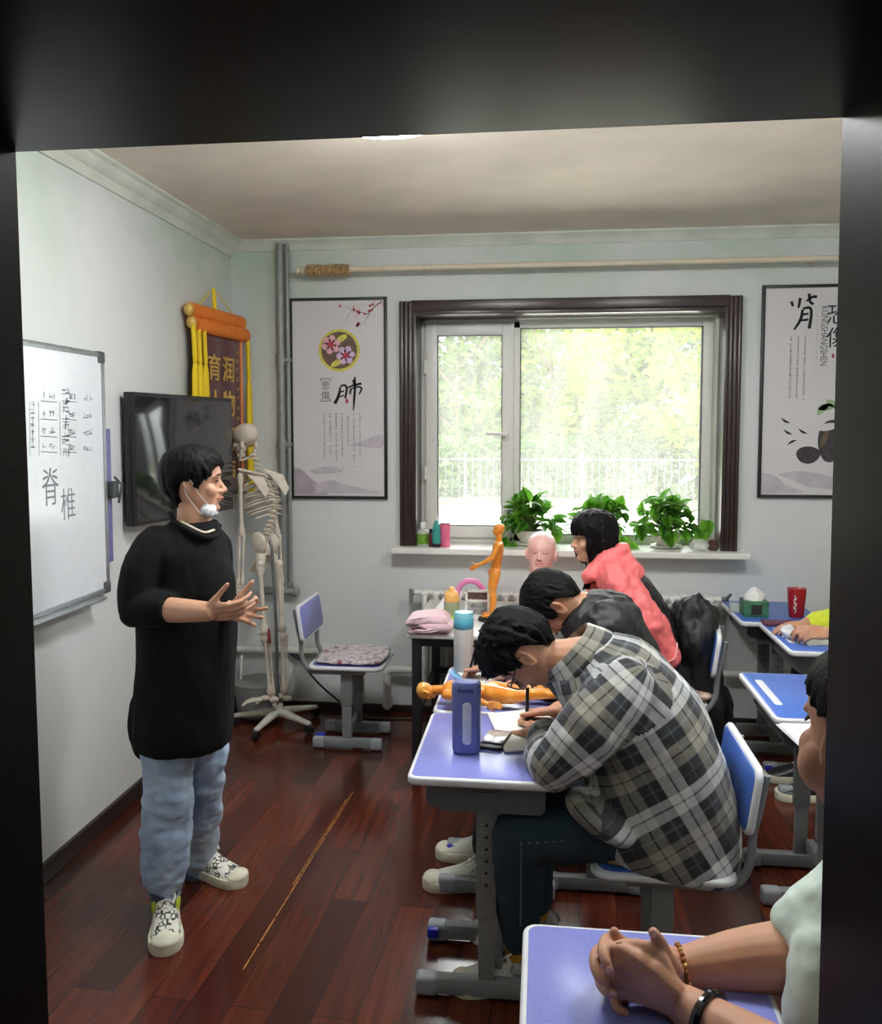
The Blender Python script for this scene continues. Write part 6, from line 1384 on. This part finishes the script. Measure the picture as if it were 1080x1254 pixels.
def arm_(s, e, w, hd):
    bone('humerus', s, e, .0105); n = V((.012, 0, 0)); bone('radius', e + n, w + n, .0065); bone('ulna', e - n, w - n * .8, .006)
    b = BM()
    for q in (-1, 0, 1): ell(b, w + V((q * .012, 0, -.012)), (.009, .009, .01), u=8, v=6); ell(b, w + V((q * .011, 0, -.028)), (.008, .008, .01), u=8, v=6)
    obj('wrist_bones', b, M_BONE, sk)
    for q in range(4):
        x = (q - 1.5) * .014; b = BM(); p = w + V((x * .8, 0, -.035))
        for ln in (.058, .036, .022, .016):
            t = p + V((x * .12, hd * .25 * ln, -ln)); tube(b, [p, p * .5 + t * .5, t], [.0055, .0036, .005], 6); p = t
        obj('finger', b, M_BONE, sk)
arm_(SP(294, 582, -.11), SP(296, 655, -.09), SP(294, 716, -.10), -1); arm_(SP(330, 582, .14), SP(340, 655, .12), SP(343, 712, .10), -1)
# pelvis
b = BM()
for s, dy, dx in ((-1, -.075, -4), (1, .085, 10)):
    ell(b, SP(321 + dx, 664, dy), (.050, .022, .058), M=Matrix.Rotation(R(-18), 3, 'Y') @ Matrix.Rotation(s * R(22), 3, 'Z')); ell(b, SP(323 + dx, 684, dy * .8), (.030, .026, .036))
    tube(b, [SP(318 + dx, 688, dy * .8), SP(312 + dx, 697, dy * .35), SP(322, 700, 0)], [.014, .012, .014], 8, smooth=2)
ell(b, SP(330, 672, 0), (.026, .05, .05)); b = remesh(b, .005, 3); obj('pelvis', b, M_BONE, sk, 180)
for (h, k, a, t, ft) in ((SP(318, 690, -.09), SP(324, 776, -.08), SP(331, 850, -.07), V((-.9, -.1, 0)), 0), (SP(340, 690, .09), SP(346, 772, .08), SP(347, 848, .08), V((-.8, -.1, 0)), 1)):
    bone('femur', h, k, .0125, 1.9, 2.2); b = BM(); ell(b, h + V((.006, .0, .0)), (.024, .024, .022)); obj('hip_joint', b, mat('joint_ball', (222, 214, 198), .4), sk); b = BM(); ell(b, k + V((-.024, -.006, .006)), (.010, .014, .015)); obj('kneecap', b, M_BONE, sk)
    bone('tibia', k + V((0, 0, -.012)), a, .0105, 2.4, 1.8); bone('fibula', k + V((.022, .006, -.02)), a + V((.018, .004, .0)), .0055)
    b = BM(); t = t.normalized(); s = V((-t.y, t.x, 0)); ell(b, a + V((.02, 0, -.03)), (.028, .017, .018)); ell(b, a + t * .025 + V((0, 0, -.022)), (.03, .024, .016)); obj('heel_bones', b, M_BONE, sk)
    for q in range(5):
        o_ = s * ((q - 2) * .011); b = BM(); p = a + t * .045 + o_ + V((0, 0, -.026))
        for ln in (.062, .022, .014): e = p + t * ln + o_ * .18 + V((0, 0, -.009)); tube(b, [p, (p + e) / 2, e], [.007, .0045, .006], 6); p = e
        obj('toe', b, M_BONE, sk)
    if ft == 0:
        b = BM(); tube(b, [k + V((.03, -.02, .03)), k + V((.034, -.02, -.04))], [.006, .009], 8); obj('red_ligament', b, M_BRED, sk)
# stand
pc0 = V((P(340, 872, SY + .02).x, SY + .02, .085))
b = BM(); tube(b, [pc0, SP(338, 760, .02), SP(333, 672, -.03), SP(331, 664, -.03)], .0095, 10); obj('pole', b, M_CHROME, sk)
b = BM(); tube(b, [pc0 - V((0, 0, .03)), pc0 + V((0, 0, .035))], .03, 16, rnd=False); obj('hub', b, M_STAND, sk)
for k, ang in enumerate((-100, -28, 44, 116, 188)):
    d = V((math.cos(R(ang)), math.sin(R(ang)), 0)); tip = pc0 + d * .245; tip.z = .058; s = V((-d.y, d.x, 0))
    b = BM(); loft(b, [ring(pc0 + (tip - pc0) * t + V((0, 0, dz)), s, Zv, w, h, 12, 3) for t, w, h, dz in ((.05, .026, .022, -.005), (.3, .022, .019, 0), (.7, .017, .014, 0), (.97, .014, .011, 0), (1.0, .010, .008, 0))]); lg = obj('stand_leg', b, M_STAND, sk, 50)
    b = BM(); cyl(b, tip + V((0, 0, -.03)) - s * .011 - d * .008, tip + V((0, 0, -.03)) + s * .011 - d * .008, .0265, 18); tube(b, [tip - d * .008, tip - d * .008 - V((0, 0, .03))], .009, 8); obj('caster', b, M_BLK, lg)
# cable on the floor by the wall
M_CABLE = mat('black_cable', (28, 28, 30), .5)
b = BM(); tube(b, [(-1.40, 4.745, .30), (-1.36, 4.70, .27), (-1.25, 4.66, .17), (-1.08, 4.62, .06), (-.95, 4.62, .007), (-.62, 4.66, .007)], .006, 8, smooth=5); tube(b, [(-1.45, 4.745, .33), (-1.40, 4.742, .30)], .012, 8); o = obj('power_cable', b, M_CABLE, None, 180); tag(o, 'black power cable hanging from the wall pipe behind the empty chair', 'cable')
b = BM(); tube(b, [(-1.73, 4.69, .32), (-1.70, 4.60, .14), (-1.62, 4.55, .012), (-1.5, 4.60, .012), (-1.44, 4.70, .24)], .007, 8, smooth=5); o = obj('white_cable', b, M_PIPEW, None, 180); tag(o, 'pale looped cable behind the skeleton stand near the left wall', 'cable')
b = BM(); lathe(b, [(.0, 0), (.11, .0), (.13, .02), (.14, .18), (.15, .20), (.0, .205)], (-1.60, 4.62, .001), 24); o = obj('grey_bin', b, mat('grey_bin', (140, 140, 136), .5)); origin_to(o, (-1.6, 4.62, 0)); tag(o, 'grey round bin behind the skeleton stand in the corner', 'bin')
# orange acupuncture figures
def orange():
    t = NT('orange_figure'); t.b.inputs['Roughness'].default_value = .28; t.b.inputs['Coat Weight'].default_value = .3; vec = t.coord(); n = t.noise(vec, 24, 4)
    c = t.ramp(n, [(.3, lin((214, 120, 30))), (.55, lin((228, 148, 52))), (.75, lin((234, 172, 84)))]); v = t.n('ShaderNodeTexVoronoi'); v.inputs['Scale'].default_value = 110; t.l(vec, v.inputs['Vector'])
    t.l(t.mix(t.ramp(v.outputs['Distance'], [(.05, (.5, .5, .5, 1)), (.09, (0, 0, 0, 1))]), c, lin((140, 66, 18))), t.b.inputs['Base Color']); return t.m
M_ORF = orange()
def figure(name, label, M, s, extra=None, armout=.35, reach=None):
    b = BM(); X_, Z_ = V, None
    limb(b, [(0, 0, .50), (0, 0, .58), (0, 0, .70), (0, 0, .80), (0, 0, .835)], [.082, .074, .088, .075, .04], 3, 16)
    for v in b.verts: v.co.x *= .72
    ell(b, (.01, 0, .49), (.07, .092, .065)); limb(b, [(0, 0, .82), (.005, 0, .90)], [.036, .034], 1)
    for y in (-1, 1):
        ell(b, (.02, y * .045, .735), (.04, .045, .03)); ell(b, (0, y * .1, .80), (.035, .038, .036))
        if reach == y: limb(b, [(0, y * .118, .80), (.06, y * .14, .66), (.19, y * .13, .57)], [.032, .027, .018], 2); hand(b, V((.19, y * .13, .57)), V((.8, 0, -.6)), V((0, -y, .2)), V((.6, 0, .8)), (.2,) * 4, .62)
        else:
            limb(b, [(0, y * .118, .80), (-.01, y * (.15 + .02 * armout), .65), (.03, y * (.16 + .05 * armout), .52)], [.032, .027, .018], 2)
            w = V((.03, y * (.16 + .05 * armout), .515)); hand(b, w, V((.15, 0, -1)), V((0, -y, 0)), V((1, 0, 0)), (.25,) * 4, .62)
        limb(b, [(0, y * .05, .49), (.012, y * .055, .36), (.005, y * .052, .27), (-.012, y * .052, .17), (-.005, y * .05, .045)], [.062, .052, .038, .038, .022], 3); limb(b, [(-.02, y * .05, .022), (.05, y * .058, .018), (.085, y * .06, .014)], [.022, .022, .014], 2)
    hb = BM(); add_head(hb, Matrix.Translation((.012, 0, .955)) @ Matrix.Scale(.60, 4)); me = bpy.data.meshes.new('h'); hb.to_mesh(me); hb.free(); b.from_mesh(me); bpy.data.meshes.remove(me)
    b.transform(M @ Matrix.Scale(s, 4)); b = remesh(b, .0022, 2); o = obj(name, b, M_ORF, None, 180); return o
q = PZ(590, 768, TZ); q = V((P(592, 700, 4.12).x + .035, 4.12, TZ + .016))
fg = thing('acupuncture_figure', 'translucent orange anatomy figure standing on the white table, one arm reaching left', 'figure', V((q.x, q.y, TZ)))
zM = Matrix.Translation(q) @ Matrix.Rotation(R(182), 4, 'Z') @ Matrix.Rotation(R(-6), 4, 'Y')
o = figure('body', '', zM, .455, armout=.0, reach=1); o.data.transform(rootmat(fg).inverted()); o.parent = fg
b = BM(); lathe(b, [(0, 0), (.06, 0), (.062, .004), (.058, .016), (0, .017)], V((q.x, q.y, TZ + .0005)), 28); obj('base', b, M_BLK, fg)
q = PZ(497, 862, TOPZ + .03); hY = 2.83
fl = thing('acupuncture_figure', 'orange anatomy figure lying on its back across the two front desks', 'figure', V((P(600, 850, hY).x, hY, DZ)))
lM = Matrix.Translation(V((P(683, 850, hY).x + .02, hY, TOPZ + .030))) @ Matrix.Rotation(R(-90), 4, 'Y') @ Matrix.Rotation(R(180), 4, 'Z')
o = figure('body', '', lM, .49, armout=.3); o.data.transform(rootmat(fl).inverted()); o.parent = fl
zm = min((v.co.z for v in o.data.vertices)); o.data.transform(Matrix.Translation((0, 0, -zm + .0015)))
# pink massage mannequin head on the white table
M_MANN = mat('pink_vinyl', (236, 190, 182), .4, var=.02, sub=.1)
mh = thing('mannequin_head', 'pink vinyl mannequin head with closed eyes on the white table under the window', 'mannequin head', V((P(663, 680, 4.25).x, 4.25, TZ)))
mM = head_M(P(663, 676, 4.25), V((-.10, -1, .10)), V((.04, .06, 1)), .92)
b = BM(); add_head(b, mM, .7, True); ell(b, mM @ V((.016, 0, -.03)), (.060, .064, .080)); limb(b, [mM @ V((-.02, 0, -.07)), mM @ V((-.03, 0, -.16)), V((mh.location.x, 4.27, TZ + .05)), V((mh.location.x, 4.27, TZ + .003))], [.058, .056, .075, .10], 3, 20); b = remesh(b, .0038, 2); obj('head', b, M_MANN, mh, 180)
for s in (-1, 1):
    b = BM(); tube(b, [(.083, s * .017, -.002), (.088, s * .03, -.006), (.079, s * .044, -.001)], .0022, 6, smooth=2); b.transform(mM); obj('eyelid', b, mat('brown_lash', (126, 84, 76), .6), mh)
b = BM(); tube(b, [(.083, -.02, -.0585), (.0955, 0, -.0575), (.083, .02, -.0585)], .003, 6, smooth=2); b.transform(mM); obj('lips', b, mat('rose_lips', (206, 130, 126), .5), mh)
# ================================================================== OUTSIDE THE WINDOW
GZ = -.35
M_PAVE = mat('pale_paving', (190, 186, 176), .8, var=.05, vs=2); M_LAWN = mat('rough_grass', (92, 112, 52), .9, var=.2, vs=3)
b = BM(); box(b, (0, 15, GZ - .05), (60, 19, .1)); struct('ground', b, M_PAVE)
b = BM(); box(b, (0, 42, GZ - .02), (90, 40, .1)); o = struct('ground_grass', b, M_LAWN)
M_BARK = mat('brown_bark', (104, 88, 70), .9, var=.2, vs=9, bump=.4, bs=20); M_BARKP = mat('pale_bark', (206, 190, 172), .85, var=.1, vs=6)
M_LF = [leaf_mat('leaf_yellow_green', (100, 124, 26), (134, 152, 42)), leaf_mat('leaf_mid_green', (70, 104, 28), (104, 130, 42)), leaf_mat('leaf_deep_green', (50, 84, 28), (82, 112, 42))]
def tree(label, x, y, h, w, zc, mi, n, seed, trunk, tm=None, fork=.35, lsz=.20):
    rg = random.Random(seed); r = thing('tree', label, 'tree', (x, y, GZ), 0, 'trees beyond the fence')
    b = BM(); th = h * .62
    tube(b, [(x, y, GZ - .05), (x + .05, y, GZ + th * fork), (x - .06, y, GZ + th * .7), (x, y, GZ + th)], [trunk, trunk * .8, trunk * .55, trunk * .25], 9, smooth=3)
    for k in range(7):
        a = rg.uniform(0, 6.28); z0 = GZ + th * (fork + .1 * k); e = V((x + math.cos(a) * w * .6, y + math.sin(a) * w * .5, z0 + h * .28)); tube(b, [(x, y, z0), ((x + e.x) / 2, (y + e.y) / 2, z0 + h * .10), e], [trunk * .45, trunk * .28, trunk * .08], 7, smooth=2)
    obj('trunk', b, tm or M_BARK, r)
    bl = [(V((x + rg.uniform(-1, 1) * w * .75, y + rg.uniform(-1, 1) * w * .55, GZ + zc + rg.uniform(0, 1) * (h - zc))), rg.uniform(.22, .42) * w) for _ in range(26)]
    b = BM()
    for i in range(n):
        c, rr = bl[i % len(bl)]; d = V((rg.gauss(0, 1), rg.gauss(0, 1), rg.gauss(0, 1))).normalized(); p = c + d * rr * rg.random() ** .4
        u_ = V((rg.gauss(0, 1), rg.gauss(0, 1), rg.gauss(0, .6))).normalized(); v_ = u_.cross(d + V((0, 0, .01))).normalized(); s = lsz * rg.uniform(.6, 1.2)
        quad(b, p - u_ * s, p + v_ * s * .45, p + u_ * s, p - v_ * s * .45)
    raw('crown', b, M_LF[mi], r)
tree('yellow-green tree with a pale trunk standing right of centre in the big window pane', 3.1, 24.5, 5.4, 2.3, 1.5, 0, 6500, 1, .16, M_BARKP, .30)
tree('bushy mid green tree filling the middle of the big window pane', .3, 26.5, 6.2, 2.6, .9, 0, 7500, 2, .14)
tree('dense green tree seen through the narrow left sash of the window', -2.6, 26, 6.6, 2.4, .8, 1, 7500, 3, .14)
tree('deeper green tree at the far right of the big pane behind pale branches', 6.4, 29, 8.4, 3.0, 1.2, 2, 7500, 4, .18)
tree('tall pale green tree rising behind the middle of the window view', 1.8, 33, 10, 3.8, 1.5, 1, 8000, 5, .2)
tree('tall green tree rising behind the left sash of the window', -3.6, 33, 10.5, 3.8, 1.2, 2, 8000, 6, .2)
tree('outermost left tree partly behind the window casing', -8.2, 29, 8, 3.4, .8, 1, 5000, 7, .18)
tree('outermost right tree partly behind the window casing', 11, 30, 8.5, 3.6, .8, 1, 5000, 8, .18)
# bare pale branches of a dead sapling
b = BM(); rg = random.Random(4); bx, by = 4.9, 25.5
tube(b, [(bx, by, GZ), (bx - .1, by, 1.6), (bx + .1, by, 3.0), (bx + .5, by, 4.1)], [.05, .04, .03, .012], 7, smooth=3)
for z0, dx, dz in ((1.4, .9, 1.5), (2.0, -.5, 1.4), (2.4, 1.0, 1.0), (2.9, .7, 1.1), (1.7, 1.3, .9)): tube(b, [(bx, by, z0), (bx + dx * .5, by - .1, z0 + dz * .45), (bx + dx, by, z0 + dz)], [.03, .02, .008], 6, smooth=3)
o = obj('bare_sapling', b, M_BARKP); tag(o, 'bare pale sapling branches in front of the deep green tree at the right', 'tree')
# clipped hedge behind the fence
he = thing('hedge', 'long dark green hedge behind the iron fence below the trees', 'hedge', (0, 24, GZ)); b = BM(); rg = random.Random(12)
for i in range(9000):
    p = V((rg.uniform(-9, 11), 23.6 + rg.random() * 1.2, GZ + 1.75 * rg.random() ** .8)); u_ = V((rg.gauss(0, 1), rg.gauss(0, 1), rg.gauss(0, .7))).normalized(); v_ = u_.cross(V((rg.gauss(0, 1), -1, rg.gauss(0, 1)))).normalized(); s = .13 * rg.uniform(.6, 1.2); quad(b, p - u_ * s, p + v_ * s * .5, p + u_ * s, p - v_ * s * .5)
raw('foliage', b, M_LF[2], he)
# iron fence
M_IRON = mat('dark_iron', (58, 62, 60), .6)
fe = thing('iron_fence', 'dark vertical-bar iron fence along the path outside the window', 'fence', (0, 22, GZ))
b = BM()
for i in range(110): x = -9 + i * .18; box(b, (x, 22, GZ + .68), (.022, .022, 1.26))
obj('bars', b, M_IRON, fe)['kind'] = 'stuff'
for z in (.18, 1.2):
    b = BM(); box(b, (.9, 22, GZ + z), (20, .035, .04)); obj('rail', b, M_IRON, fe)
for x in range(-8, 11, 3):
    b = BM(); box(b, (x, 22, GZ + .7), (.07, .07, 1.4)); obj('post', b, M_IRON, fe)
# ================================================================== CAMERA, LIGHT, RENDER
sc = bpy.context.scene
cam = bpy.data.cameras.new('camera'); co = bpy.data.objects.new('camera', cam); COL.objects.link(co)
cam.sensor_fit = 'HORIZONTAL'; cam.sensor_width = 36; cam.lens = 36 * FPX / 1080
cam.shift_y = -(627 - CY) / 1080; cam.clip_start = .02; cam.clip_end = 300
mm = mat3(RT, UP, -FW).to_4x4(); mm.translation = EYE; co.matrix_world = mm
sc.camera = co
w = bpy.data.worlds.new('sky'); sc.world = w; w.use_nodes = True
nt = w.node_tree; bg = nt.nodes['Background']
tc = nt.nodes.new('ShaderNodeTexCoord'); sp = nt.nodes.new('ShaderNodeSeparateXYZ'); nt.links.new(tc.outputs['Generated'], sp.inputs[0])
rp = nt.nodes.new('ShaderNodeValToRGB'); nt.links.new(sp.outputs['Z'], rp.inputs[0])
e = rp.color_ramp.elements; e[0].position = .0; e[0].color = (.13, .14, .13, 1); e[1].position = .45; e[1].color = (1, 1, 1, 1)
m_ = e.new(.16); m_.color = (.30, .32, .32, 1)
nt.links.new(rp.outputs[0], bg.inputs[0]); bg.inputs[1].default_value = SKY if 'SKY' in globals() else 13.5
def area(name, loc, size, power, col, rot=(0, 0, 0), size_y=None, portal=False):
    l = bpy.data.lights.new(name, 'AREA'); l.energy = power; l.color = col; l.size = size
    if size_y: l.shape = 'RECTANGLE'; l.size_y = size_y
    o = bpy.data.objects.new(name, l); COL.objects.link(o); o.location = loc; o.rotation_euler = rot
    if portal: l.cycles.is_portal = True
    return o
area('window_portal', (.13, YB + .30, 1.63), 1.75, 1, (1, 1, 1), (R(-90), 0, 0), 1.4, True)
su = bpy.data.lights.new('sun', 'SUN'); su.energy = 1.6; su.angle = R(12); su.color = (1, .96, .88)
so = bpy.data.objects.new('sun', su); COL.objects.link(so); so.rotation_euler = Euler((R(38), R(-20), 0)); so.location = (0, 12, 20)
vs = sc.view_settings; sc.display_settings.display_device = 'sRGB'
vs.view_transform = 'Standard'; vs.look = 'None'; vs.gamma = 1; vs.use_curve_mapping = False; vs.exposure = 0.0
cy = sc.cycles; cy.max_bounces = 10; cy.diffuse_bounces = 5; cy.glossy_bounces = 4; cy.transmission_bounces = 6; cy.transparent_max_bounces = 12
cy.sample_clamp_indirect = 6; cy.caustics_reflective = False; cy.caustics_refractive = False
cy.use_denoising = True
